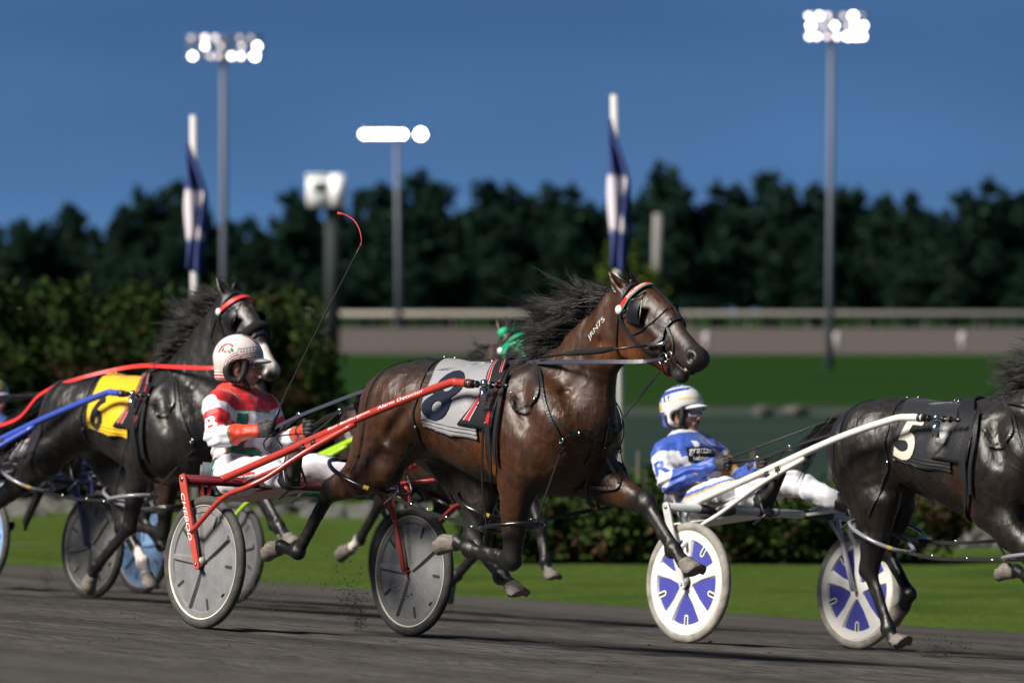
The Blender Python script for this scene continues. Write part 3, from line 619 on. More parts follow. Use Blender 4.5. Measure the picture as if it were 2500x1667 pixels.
def build_horse(name, fr, J, label, cols, scale=1., h=.010, hoofcol=(.16, .14, .12), white=(), lat_head=(0, 1, 0)):
    S = Blob((-.35, -.62, -.08), (3.5, .62, 2.25), h)
    T = J['torso']; S.chain([t[0] for t in T], [t[2] for t in T], [t[1] for t in T], k=.05, sub=4)
    # muscle masses of the trunk
    for s in (-1, 1):
        c = T[2][0]; S.ell(c+A(.02, s*.12, -.02), (.22, .15, .20), k=.10)                # croup
        c = T[6][0]; S.ell(c+A(.02, s*.16, .0), (.15, .12, .25), k=.08)                # shoulder blade
        S.ell(T[5][0]+A(-.05, s*.12, -.02), (.30, .16, .24), k=.08)                     # rib cage
        S.ell(T[8][0]+A(-.03, s*.085, -.02), (.115, .10, .15), k=.06)                     # breast
    w0 = T[6][0]; S.ell(A(w0[0]-.02, 0, w0[2]+T[6][1]-.05), (.20, .06, .07), k=.08)    # withers
    N = J['neck']; S.chain([n[0] for n in N], [n[2] for n in N], [n[1] for n in N], k=.09, sub=4)
    H = J['head']; S.chain([n[0] for n in H], [n[2] for n in H], [n[1] for n in H], k=.035, sub=4, lat=lat_head)
    lat = unit(lat_head); ax = unit(H[-1][0]-H[1][0]); up = unit(np.cross(ax, lat)); up = up if up[2] > 0 else -up
    Rh = np.column_stack([ax, lat, up])
    for s in (-1, 1):
        S.ell(J['cheek']+lat*s*.045, (.118, .036, .115), k=.03, R=Rh)
        S.chain([H[1][0]+up*.04+lat*s*.07+ax*.02, H[3][0]+lat*s*.045+up*.005], .022, .014, k=.03, lat=lat)       # facial crest
        eye = H[1][0]+ax*.03+up*(H[1][1]*.42)+lat*s*.082
        S.ell(eye, (.035, .022, .026), k=.02, R=Rh); S.ell(eye+lat*s*.020, (.022, .012, .013), k=.008, op='-', R=Rh)
        J.setdefault('eyes', []).append(eye+lat*s*.006)
    S.ell(J['nose'], (.062, .052, .055), k=.03, R=Rh)
    S.chain(J['jaw'], [.034, .03, .03], k=.02, lat=lat); S.ell(J['chin'], (.042, .036, .034), k=.02, R=Rh)
    for s in (-1, 1):
        nn = J['nose']+lat*s*.040+up*.008
        S.ell(nn, (.038, .018, .034), k=.018, R=Rh); S.ell(nn+lat*s*.014+ax*.004, (.020, .016, .024), k=.008, op='-', R=Rh)
    # mouth slit
    mc = (J['nose']+J['chin'])/2; S.ell(mc-ax*.005-up*.004, (.075, .09, .007), k=.008, op='-', R=Rh)
    for (b, tp) in J['ears']:
        tp = b+(tp-b)*1.22; d = tp-b; L = np.linalg.norm(d); u = d/L; S.chain([b-u*.03, b+d*.35, b+d*.7, tp], [.034, .036, .024, .006], [.030, .026, .018, .006], k=.02, lat=(.3, 1, 0))
        f = A(.75, 0, .2); S.chain([b+d*.25+f*.026, b+d*.8+f*.018], [.020, .010], [.014, .008], k=.008, op='-', lat=(.3, 1, 0), sub=1)
    # hind legs
    for q, s in (('nh', -1), ('fh', 1)):
        j = J[q]; S.chain([j['hip'], j['hip']*.45+j['sti']*.55, j['sti']], [.15, .13, .085], [.24, .20, .125], k=.09)
        bk = j['hip']+A(-.13, 0, -.12); S.chain([bk, bk*.5+(j['sti']*.5+j['hock']*.5)*.5+A(0, s*.01, .03), j['sti']*.45+j['hock']*.55], [.11, .085, .045], [.12, .11, .06], k=.07)   # hamstring
        S.chain([j['sti'], j['sti']*.55+j['hock']*.45, j['hock']], [.085, .070, .045], [.125, .105, .062], k=.05)
        g = unit(j['hock']-j['sti']); c = unit(j['fet']-j['hock']); ph = unit(g-c)
        S.ell(j['hock']+ph*.022, (.042, .034, .048), k=.03); S.chain([j['sti']*.35+j['hock']*.65+ph*.055, j['hock']+ph*.045], [.016, .022], k=.02)  # Achilles, point of hock
        S.chain([j['hock'], j['hock']*.75+j['fet']*.25, j['hock']*.2+j['fet']*.8, j['fet']], [.040, .031, .029, .036], [.054, .042, .037, .046], k=.02)
        S.chain([j['hock']*.85+j['fet']*.15+ph*.022, j['hock']*.1+j['fet']*.9+ph*.020], .013, k=.012)
        S.ell(j['fet']+ph*.018, (.040, .034, .040), k=.02)
        S.chain([j['fet'], (j['fet']+j['cor'])/2, j['cor']], [.036, .031, .040], k=.02)
    # fore legs
    for q, s in (('nf', -1), ('ff', 1)):
        j = J[q]; S.chain([j['sho'], (j['sho']+j['elb'])/2, j['elb']], [.105, .10, .085], [.19, .17, .11], k=.08)
        tr = j['sho']*.42+j['elb']*.58; S.ell(A(tr[0]-.05, s*.215, tr[2]+.04), (.125, .085, .19), k=.045)
        S.ell(A(tr[0]+(.10 if s < 0 else .02), s*.19, tr[2]+.17), (.13, .08, .16), k=.06)
        S.chain([j['elb'], j['elb']*.6+j['knee']*.4, j['elb']*.2+j['knee']*.8, j['knee']], [.074, .064, .046, .044], [.108, .090, .062, .056], k=.05)
        g = unit(j['knee']-j['elb']); c = unit(j['fet']-j['knee']); kn = unit(g-c)
        S.ell(j['knee']+kn*.008, (.046, .040, .054), k=.02)
        S.ell(j['elb']*.8+j['knee']*.2+A(.03, s*.02, 0), (.055, .045, .085), k=.05)
        S.chain([j['knee'], j['knee']*.75+j['fet']*.25, j['knee']*.2+j['fet']*.8, j['fet']], [.038, .030, .028, .034], [.050, .042, .037, .044], k=.02)
        bt = unit(np.cross(A(0, 1, 0), c)); bt = bt if bt@kn < 0 else -bt
        S.chain([j['knee']*.85+j['fet']*.15+bt*.020, j['knee']*.1+j['fet']*.9+bt*.020], .012, k=.012)
        S.ell(j['fet']+bt*.016, (.038, .033, .038), k=.02)
        S.chain([j['fet'], (j['fet']+j['cor'])/2, j['cor']], [.035, .031, .040], k=.02)
    for q in ('nf', 'ff', 'nh', 'fh'):          # groove between cannon bone and tendon
        j = J[q]; a, b = (j['knee'] if 'knee' in j else j['hock']), j['fet']
        for s in (-1, 1): S.chain([a*.78+b*.22+A(0, s*.040, 0), a*.2+b*.8+A(0, s*.038, 0)], .010, k=.014, op='-')
        c_ = unit(j['fet']-j['cor']); pass
    # grooves between muscles
    for s in (-1, 1):
        def gr(pts, r=.016, k=.05): S.chain(pts, r, k=k, op='-')
        el = J['nf' if s < 0 else 'ff']['elb']; y = s*.30
        sti = J['nh' if s < 0 else 'fh']['sti']; hp = J['nh' if s < 0 else 'fh']['hip']
        gr([A(w0[0]-.22, s*.30, w0[2]+.18), A(w0[0]-.22, s*.33, w0[2]-.05), A(el[0]-.15, s*.30, el[2]+.05)], .022, .09)
        gr([A(w0[0]+.09, s*.25, w0[2]+.20), A(w0[0]+.20, s*.275, w0[2]+.02)], .02, .10)
        gr([A(T[3][0][0]+.06, s*.27, T[3][0][2]+.06), A(sti[0]+.10, s*.27, sti[2]+.14)], .02)
        gr([A(hp[0]-.06, s*.265, hp[2]+.10), A(sti[0]*.6+hp[0]*.4-.13, s*.27, sti[2]*.6+hp[2]*.4), sti*.5+J['nh' if s < 0 else 'fh']['hock']*.5+A(-.0, s*.07, .02)], .010)
        n1, n3 = N[1][0], N[3][0]; gr([n1+A(.06, s*.145, -.06), (n1+n3)/2+A(.05, s*.115, -.045), n3+A(.04, s*.09, -.03)], .010)
    V, F = S.surf(2)
    nn = np.cross(V[F[:, 2]]-V[F[:, 0]], V[F[:, 3]]-V[F[:, 1]]); NV = np.zeros_like(V)
    for k in range(4): np.add.at(NV, F[:, k], nn)
    NV /= np.maximum(np.linalg.norm(NV, axis=1), 1e-9)[:, None]
    bodyw = sm(.62, .85, V[:, 2])*(1-sm(H[0][0][0]-.12, H[0][0][0], V[:, 0]))
    q1 = V*A(1, 1, .35)+A(0, 0, 0); rip = np.sin(q1[:, 0]*26+2.2*np.sin(q1[:, 2]*14+q1[:, 0]*5)+1.2*np.sin(q1[:, 1]*17))*np.sin(q1[:, 0]*11+q1[:, 2]*9+1.3)
    vein = np.abs(np.sin(V[:, 0]*13+2.5*np.sin(V[:, 2]*11+1)+1.7*np.sin(V[:, 0]*7+V[:, 2]*19))); vein = np.exp(-(vein/.10)**2)
    legw = (1-sm(.55, .8, V[:, 2])); tend = np.sin(V[:, 0]*70+V[:, 2]*31)*np.sin(V[:, 2]*37+1)
    V = V+NV*(.0038*rip*bodyw+.0030*vein*bodyw*(V[:, 2] < 1.45)+.0016*tend*legw)[:, None]
    # ---- coat colour, by region
    col = np.tile(A(*cols['body']), (len(V), 1)); Z = V[:, 2]; X = V[:, 0]
    def mix(c, w): 
        global _c; return col*(1-w[:, None])+A(*c)*w[:, None]
    def near(p0, p1, r0, r1):
        d = p1-p0; t = np.clip((V-p0)@d/(d@d), 0, 1); q = np.linalg.norm(V-p0-t[:, None]*d, axis=1); return 1-sm(r0, r1, q)
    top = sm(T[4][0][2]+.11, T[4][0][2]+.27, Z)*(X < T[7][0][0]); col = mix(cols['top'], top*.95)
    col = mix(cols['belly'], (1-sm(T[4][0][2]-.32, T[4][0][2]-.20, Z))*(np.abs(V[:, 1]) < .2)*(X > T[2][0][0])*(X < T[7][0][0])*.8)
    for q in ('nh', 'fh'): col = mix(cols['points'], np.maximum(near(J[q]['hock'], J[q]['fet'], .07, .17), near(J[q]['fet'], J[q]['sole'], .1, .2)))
    for q in ('nf', 'ff'): 
        kk = J[q]['knee']; col = mix(cols['points'], np.maximum(near(kk, J[q]['fet'], .06, .17), near(J[q]['fet'], J[q]['sole'], .1, .2)))
    col = mix(cols['muzzle'], near(J['nose'], J['chin'], .05, .15)); col = mix(cols['face'], near(H[1][0]+up*.06, H[4][0]+up*.03, .05, .13)*.8)
    col = mix(cols.get('warm', cols['body']), np.maximum(near(T[6][0]+A(-.14, -.2, -.1), J['nf']['elb']+A(-.08, 0, 0), .03, .16), near(J['neck'][3][0]+A(.03, -.1, -.08), J['cheek']+A(0, -.08, -.09), .01, .09))*.75)
    for p0, p1, r in white: col = mix((.62, .56, .52), near(np.asarray(p0, float), np.asarray(p1, float), r*.6, r))
    base = fr_base = (1.3, 0, 0)
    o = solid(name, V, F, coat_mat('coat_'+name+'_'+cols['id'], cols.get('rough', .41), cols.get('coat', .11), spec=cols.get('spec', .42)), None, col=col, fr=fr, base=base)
    tag(o, label, 'horse', 'racehorses pulling carts')
    # hooves
    for q in ('nh', 'fh', 'nf', 'ff'):
        j = J[q]; a = unit(j['sole']-j['cor']); tdir = unit(A(-a[2], 0, a[0])); L = max(np.linalg.norm(j['sole']-j['cor']), .07)
        m = MB(); V2 = []; n = 20; prof = [(-.006, .034, 0), (.004, .045, .002), (.010, .043, .003), (L*.55, .052, .016), (L, .063, .030), (L+.002, .056, .028), (L-.012, .034, .022), (L-.012, .001, .02)]
        for d, r, sh in prof:
            for k in range(n):
                an = 2*math.pi*k/n; ff = math.cos(an); heel = (1.0 if ff > 0 else .72)
                V2.append(j['cor']+a*(d-(.022*d/L if ff < -.1 else 0))+tdir*(r*ff*heel*1.12+sh)+np.cross(a, tdir)*(r*.92*math.sin(an)))
        m.add(V2, [(i*n+k, i*n+(k+1) % n, (i+1)*n+(k+1) % n, (i+1)*n+k) for i in range(len(prof)-1) for k in range(n)])
        m.build('hoof', M('hoof_%s' % cols['id'], hoofcol, .6, var=.35, vs=30, bump=.4, bs=60, stretch=(1, 1, 3)), o)
    for e in J['eyes']: one('eye', M('horse_eye', (.012, .007, .005), .08), lambda m: m.ell(e, .021), o)
    J['R'] = Rh; return o, V, F, bvh(V, F)

def strands(name, roots, parent, mat, n, L, dirs, rad=.0045, curl=.05, seed=1, seg=8, spread=.5, grav=.1, envl=None):
    """windblown hair: locks of fine tapered strands that gather towards each lock's tip"""
    rs = np.random.RandomState(seed); m = MB(); R = spline(roots, 12); D = spline(dirs, max(2, int(12*(len(roots)-1)/max(1, len(dirs)-1)))); S = np.linspace(0, 1, seg)
    K = max(3, n//11)
    for j in range(K):
        f = (j+rs.rand())/K; env = 1.0 if not envl else float(np.interp(f, [q[0] for q in envl], [q[1] for q in envl])); a = f*(len(R)-1); k = int(a); p0 = R[k]+(R[min(k+1, len(R)-1)]-R[k])*(a-k); d0 = unit(D[min(int(f*(len(D)-1)), len(D)-1)])
        d = unit(d0+spread*.34*rs.normal(size=3)); l = L*(.45+.8*rs.rand())*env; w = unit(np.cross(d, A(.1, 1, .2))+.4*rs.normal(size=3)); ph = rs.rand()*6.28; am = curl*l*(.5+.8*rs.rand()); fr_ = 3.2+1.8*rs.rand(); sid = A(0, -1, 0)*.04*rs.rand()
        G = [p0+d*l*s+w*am*(math.sin(s*fr_+ph)-math.sin(ph))*(.35+.65*s)+A(-.10*l*s*s, 0, -grav*l*s*s)+sid*s for s in S]
        for i in range(max(4, n//K)):
            o = rs.normal(size=3)*A(.020, .010, .020); e = rs.normal(size=3)*l*.035; t = .72+.28*rs.rand(); w2 = unit(rs.normal(size=3)); c2 = .012*l/.3
            pts = [g+o*(1-s)**.8+e*s**1.5+w2*c2*math.sin(s*7+i)*s for g, s in zip(G, S)]; pts = [pts[0]+(q-pts[0])*t for q in pts]
            r = rad*.58*(.6+.8*rs.rand()); m.tube(pts, r*np.array([1-.92*(x**1.8) for x in S]), 3, cap=False)
    return m.build(name, mat, parent)

def strap(name, pts, tree, wd, mat, parent, off=.005, n=8, th=.004, proj=True, label=None, closed=False, twist=None):
    """a flat band lying on the body"""
    P = spline(pts, n); m = MB(); Q = []; NN = []
    for p in P:
        if proj: q, nn = nrm_off(tree, p, off)
        else: q, nn = p, (unit(twist) if twist is not None else A(0, -1, 0))
        Q.append(q); NN.append(nn)
    Q = np.array(Q); NN = np.array(NN); T = np.gradient(Q, axis=0); V = []
    if proj:      # smooth
        for _ in range(2): 
            Q[1:-1] = (Q[:-2]+2*Q[1:-1]+Q[2:])/4; NN[1:-1] = NN[:-2]+NN[1:-1]*2+NN[2:]
    for q, nn, t in zip(Q, NN, T):
        nn = unit(nn); b = unit(np.cross(nn, unit(t)))*wd/2; V += [q-b, q+b, q+b+nn*th, q-b+nn*th]
    F = [(4*i+k, 4*i+(k+1) % 4, 4*i+4+(k+1) % 4, 4*i+4+k) for i in range(len(Q)-1) for k in range(4)]+[(0, 1, 2, 3), tuple(4*len(Q)-4+k for k in (3, 2, 1, 0))]
    m.add(V, F); o = m.build(name, mat, parent, smooth=False)
    if label: o['label'] = label
    return o, Q, NN
def ring(m, c, r, t, ax=(0, 1, 0), seg=14):
    ax = unit(ax); u = unit(np.cross(ax, A(.3, .2, 1))); v = np.cross(ax, u)
    P = [np.asarray(c)+r*(math.cos(a)*u+math.sin(a)*v) for a in np.linspace(0, 2*math.pi, seg+1)]; m.tube(P, t, 6, cap=False)
# ================================================================== HARNESS (all measured on the lead horse, in its own axes)
FA = Frame(-1.6646+.705*math.cos(math.radians(39)), 30.46+.705*math.sin(math.radians(39)), 39)
LP = FA.P
def mirr(p): return np.asarray(p)*A(1, -1, 1)
def drape(tree, rear, front, nu, nv, off, wr=0., seed=0):
    """cloth over the back: rear / front = near-side edge points, top first; mirrored to the far side"""
    def full(e): e = [np.asarray(p, float) for p in e]; return spline([mirr(p) for p in e[::-1]]+e[1:], 8)
    R, Fr = full(rear), full(front); m_ = len(R); G = np.zeros((nu+1, nv+1, 3))
    for i in range(nu+1):
        for j in range(nv+1):
            a = j/nv*(m_-1); k = min(int(a), m_-2); f = a-k; r = R[k]*(1-f)+R[k+1]*f; q = Fr[k]*(1-f)+Fr[k+1]*f; p = r+(q-r)*i/nu
            low = abs(j/nv-.5)*2
            w_ = wr*(math.sin(i/nu*9+seed+2*low)*.6+math.sin(i/nu*17+1+low*3)*.4)*low**2
            G[i, j], _ = nrm_off(tree, p, off+w_+wr*.3*low)
    for _ in range(3): G[1:-1, 1:-1] = (G[:-2, 1:-1]+G[2:, 1:-1]+G[1:-1, :-2]+G[1:-1, 2:])/4*.5+G[1:-1, 1:-1]*.5
    return G
def grid_obj(name, G, mat, parent, th=.003, col=None):
    n, k = G.shape[:2]; m = MB(); m.add(G.reshape(-1, 3), [(i*k+j, (i+1)*k+j, (i+1)*k+j+1, i*k+j+1) for i in range(n-1) for j in range(k-1)])
    o = m.build(name, mat, parent); s = o.modifiers.new('s', 'SOLIDIFY'); s.thickness = th; s.offset = 0; return o
def on_grid(G, u, v, off):
    n, k = G.shape[0]-1, G.shape[1]-1; a = min(max(u*n, 0), n-1e-6); b = min(max(v*k, 0), k-1e-6); i, j = int(a), int(b); f, g = a-i, b-j
    p = (G[i, j]*(1-f)+G[i+1, j]*f)*(1-g)+(G[i, j+1]*(1-f)+G[i+1, j+1]*f)*g; nn = unit(np.cross(G[i+1, j]-G[i, j], G[i, j+1]-G[i, j]))
    if nn@A(0, p[1], p[2]-1.1) < 0: nn = -nn
    return p+nn*off
BLK = None
def harness(ho, tree, J, dx, num, cloth, numcol, K):
    """K: options. ho: horse object"""
    D = A(dx, 0, 0); L = lambda *a: LP(*a)+D; blk = M('leather', (.012, .012, .013), .42, bump=.2, bs=80); sil = M('steel', (.5, .5, .5), .25, 1.)
    # number cloth
    if cloth:
        G = drape(tree, [L(1100, 884, 0), L(1058, 925, -.20), L(1030, 985, -.27), L(1024, 1043, -.28)], [L(1235, 886, 0), L(1180, 945, -.26), L(1165, 1010, -.29), L(1166, 1074, -.29)], 26, 60, .012, .010, 1)
        cm = M('cloth_%s' % K['id'], cloth, .42, bump=.25, bs=14, sheen=.2, coat=.1); co = grid_obj('number_cloth', G, cm, ho)
        one('hem', M('hem_%s' % K['id'], tuple(.85*x for x in cloth), .6, var=.25, vs=60), lambda m: [m.tube([on_grid(G, u, v, .004) for u in np.linspace(0, 1, 24)], .0045, 6) for v in (.035, .965, .06, .94)], co)
        V, F, sz = text2d(num, 3, .0, .026); H_ = sz[1]
        for s in ((-1, 1) if True else ()):
            fn = lambda x, y: on_grid(G, K.get('nu', .36)+s*(-1)*x*K.get('ns', .62)/H_*.9+K.get('shear', .14)*y/H_, .5-s*(.27-K.get('nh', .30)*y/H_) if s > 0 else .5+(.27-K.get('nh', .30)*y/H_), .0055)
            if s < 0: fn = lambda x, y: on_grid(G, K.get('nu', .36)+x*K.get('ns', .62)/H_*.9+K.get('shear', .14)*y/H_, .5+K.get('nv', .27)-K.get('nh', .30)*y/H_, .0085)
            else: fn = lambda x, y: on_grid(G, K.get('nu', .36)-x*K.get('ns', .62)/H_*.9+K.get('shear', .14)*y/H_, .5-K.get('nv', .27)+K.get('nh', .30)*y/H_, .0085)
            decal('number', V, F, fn, M('num_%s' % K['id'], numcol, .3, coat=.3), co)
    # saddle pad with red piping
    G2 = drape(tree, [L(1232, 884, 0), L(1183, 925, -.25), L(1150, 985, -.30), L(1121, 1037, -.30)], [L(1262, 884, 0), L(1226, 925, -.25), L(1213, 985, -.30), L(1205, 1052, -.30)], 8, 40, .020)
    pad = grid_obj('saddle_pad', G2, blk, ho, .012)
    if K.get('trim'):
        def strip(m, u0, du, o, rv):
            m.add([on_grid(G2, u, (1-v) if rv else v, o) for v in np.linspace(.04, .45, 20) for u in (u0-du, u0+du)], [(2*i, 2*i+1, 2*i+3, 2*i+2) for i in range(19)])
        for rv in (0, 1):
            for u0 in (.17, .86):
                one('piping', M('pipe_white', (.5, .48, .48), .5), lambda m: strip(m, u0, .095, .0095, rv), pad); one('piping', M('pipe_red', K['trim'], .5), lambda m: strip(m, u0, .062, .0120, rv), pad)
    S_ = lambda nm, pts, wd, **k: strap(nm, pts, tree, wd, blk, ho, **k)
    for s in (1, -1):
        m_ = (lambda p: p) if s == 1 else mirr; q = lambda *a: m_(L(*a))
        S_('girth', [q(1225, 905, -.22), q(1200, 960, -.31), q(1192, 1040, -.31), q(1200, 1110, -.30), q(1222, 1180, -.20), m_(L(1290, 1205, 0))], .055, off=.026, th=.006)
        S_('girth', [q(1236, 905, -.22), q(1218, 980, -.31), q(1214, 1060, -.31), q(1222, 1130, -.28)], .030, off=.020, th=.006)
        S_('hanger', [q(1080, 884, -.02), q(1030, 935, -.22), q(1005, 1000, -.27), q(1002, 1070, -.28), q(985, 1140, -.27), q(962, 1195, -.27)], .014, off=.006)
        S_('hanger', [q(1005, 890, -.05), q(935, 945, -.20), q(905, 985, -.24), q(893, 1035, -.25), q(870, 1095, -.25), q(855, 1158, -.22)], .012, off=.007)
        o_, Q, N_ = S_('neck_strap', [q(1318, 886, -.03), q(1322, 930, -.2), q(1328, 985, -.27), q(1345, 1040, -.28), q(1366, 1090, -.26), q(1366, 1130, -.25)], .016, off=.008, th=.005)
        S_('breast_collar', [q(1236, 962, -.33), q(1250, 985, -.32), q(1275, 992, -.31), q(1302, 970, -.29), q(1308, 935, -.26), q(1312, 890, -.1)], .018, off=.012)
        S_('breast_collar', [q(1366, 1090, -.26), q(1425, 1065, -.22), q(1475, 1040, -.13), m_(L(1500, 1030, 0))], .018, off=.008)
        S_('breast_collar', [q(1345, 1010, -.27), q(1385, 1050, -.25), q(1440, 1072, -.19), m_(L(1470, 1090, 0))], .012, off=.006)
        for p in (q(1192, 1040, -.31), q(1180, 1050, -.31), q(1302, 970, -.29), q(1425, 1065, -.22), q(1003, 1050, -.28)): one('buckle', sil, lambda m: m.box(nrm_off(tree, p, .014)[0], (.008, .003, .011)), ho)
        for p, e_ in ((q(1240, 955, -.3), .03), (q(1366, 1090, -.26), .012)): one('ring', sil, lambda m: ring(m, nrm_off(tree, p, e_)[0], .014, .003), ho)
        # quick hitch: ringed bar and the bright clip that takes the shaft
        tp = K['tip']*A(1, s, 1); e = tp+A(.26, s*.012, -.005)
        one('hitch_bar', M('bar_dark', (.05, .05, .05), .3, .8), lambda m: (m.tube([tp, e], .008, 8), [m.lathe(tp+(e-tp)*f, (1, 0, 0), [(-.008, .009), (-.006, .019), (.006, .019), (.008, .009)], 12) for f in (.16, .38, .60, .80)], m.ell(e, (.03, .013, .013))), ho)
        one('hitch_clip', M('chrome', (.85, .84, .82), .12, 1.), lambda m: (m.tube([tp+A(.10, 0, .02), tp+A(.11, 0, -.012)], .018, 10), m.box(tp+A(.11, -s*.004, -.062), (.018, .018, .045), bev=.004), m.box(tp+A(.08, s*.014, -.108), (.045, .004, .003))), ho)
    [one('terret', sil, lambda m: ring(m, L(1207, 884, y), .024, .0035, (.9, .3, .2)), ho) for y in (-.06, .06)]
    S_('back_strap', [L(1250, 884, 0), L(1150, 884, 0), L(1080, 880, 0), L(1010, 888, 0), L(950, 915, 0)], .022, off=.010)
    [one('back_buckle', sil, lambda m: m.box(nrm_off(tree, L(x, 880, -.02), .018)[0], (.014, .006, .003)), ho) for x in (1085, 1110)]
    # chest straps
    S_('chest_strap', [L(1508, 1020, 0), L(1505, 1070, 0), L(1498, 1130, 0), L(1470, 1185, 0), L(1400, 1215, 0)], .018, off=.010)
    S_('chest_strap', [L(1470, 1090, -.12), L(1468, 1115, -.10), L(1455, 1140, -.08), L(1440, 1170, -.08)], .012, off=.010)
    # hobbles: stiff loops round each leg, joined by straps
    hob = M('hobble_%s' % K['id'], K['hob'], .22, coat=.5); tape = M('tape_yellow', (.40, .30, .03), .6)
    def loop(name, pts, bands=()):
        P = spline(list(pts)+[pts[0]], 8); P = np.vstack([P]); o = one(name, hob, lambda m: m.tube(P, .0125, 8), ho)
        for b in bands: i = int(b*(len(P)-3)); one('tape', tape, lambda m: m.tube(P[i:i+3]*1., .0130, 8, cap=False), o)
    def leg_loop(c, axis, a, b, bands, skew=0.):
        axis = unit(axis); u = unit(A(1, 0, 0)-axis*axis[0]); v = np.cross(axis, u)
        loop('hobble', [c+u*a*math.cos(t)+v*b*math.sin(t)+axis*skew*math.cos(t) for t in np.linspace(0, 2*math.pi, 11)[:-1]], bands); return c+u*a+axis*skew, c-u*a-axis*skew
    out = {}
    for q, s in (('nh', -1), ('fh', 1)):
        j = J[q]; c = j['sti']*.45+j['hock']*.55+A(.06, s*.0, .02)
        out[q] = leg_loop(c, A(.38, 0, 1), .235 if q == 'nh' else .19, .155, (.9,), 0)
    for q, s in (('nf', -1), ('ff', 1)):
        j = J[q]; c = j['elb']*.42+j['knee']*.58 if q == 'nf' else j['elb']*.75+j['knee']*.25; out[q] = leg_loop(c+A(-.02, 0, 0), (A(-.12, 0, 1) if q == 'nf' else j['elb']-j['knee']), .20 if q == 'nf' else .13, .13, (.55,), 0)
    for a, b in (('nh', 'nf'), ('fh', 'ff')):
        p, q = out[a][0], out[b][1]; m0 = (p+q)/2+A(0, 0, -.02)
        strap('hobble_strap', [p, p*.5+m0*.5+A(0, 0, -.012), m0, q], None, .020, blk, ho, proj=False, th=.006)
        [one('hobble_buckle', sil, lambda m: m.box(p*(1-f)+q*f+A(0, -.004 if a == 'nh' else .01, -.012), (.012, .003, .008)), ho) for f in (.25, .6, .85)]
    for q in ('nf', 'ff'):
        s = -1 if q == 'nf' else 1; e = out[q][1]; tp_ = (L(1180, 1040, -.31) if s < 0 else mirr(L(1180, 1040, -.31)))
        strap('hobble_hanger', [tp_, tp_*.5+e*.5+A(-.01, s*.01, 0), e], None, .014, blk, ho, proj=False, th=.005, twist=(0, s, 0))
        f_ = out[q][0]; p_ = nrm_off(tree, (L(1366, 1130, -.25) if s < 0 else mirr(L(1366, 1130, -.25))), .01)[0]
        strap('hobble_hanger', [p_, p_*.5+f_*.5, f_], None, .012, blk, ho, proj=False, th=.005, twist=(0, s, 0))
    for q in ('nh', 'fh'):
        s = -1 if q == 'nh' else 1; e = out[q][1]; p_ = nrm_off(tree, (L(865, 1110, -.25) if s < 0 else mirr(L(865, 1110, -.25))), .008)[0]
        strap('hobble_hanger', [p_, e], None, .013, blk, ho, proj=False, th=.005, n=3, twist=(0, s, 0))

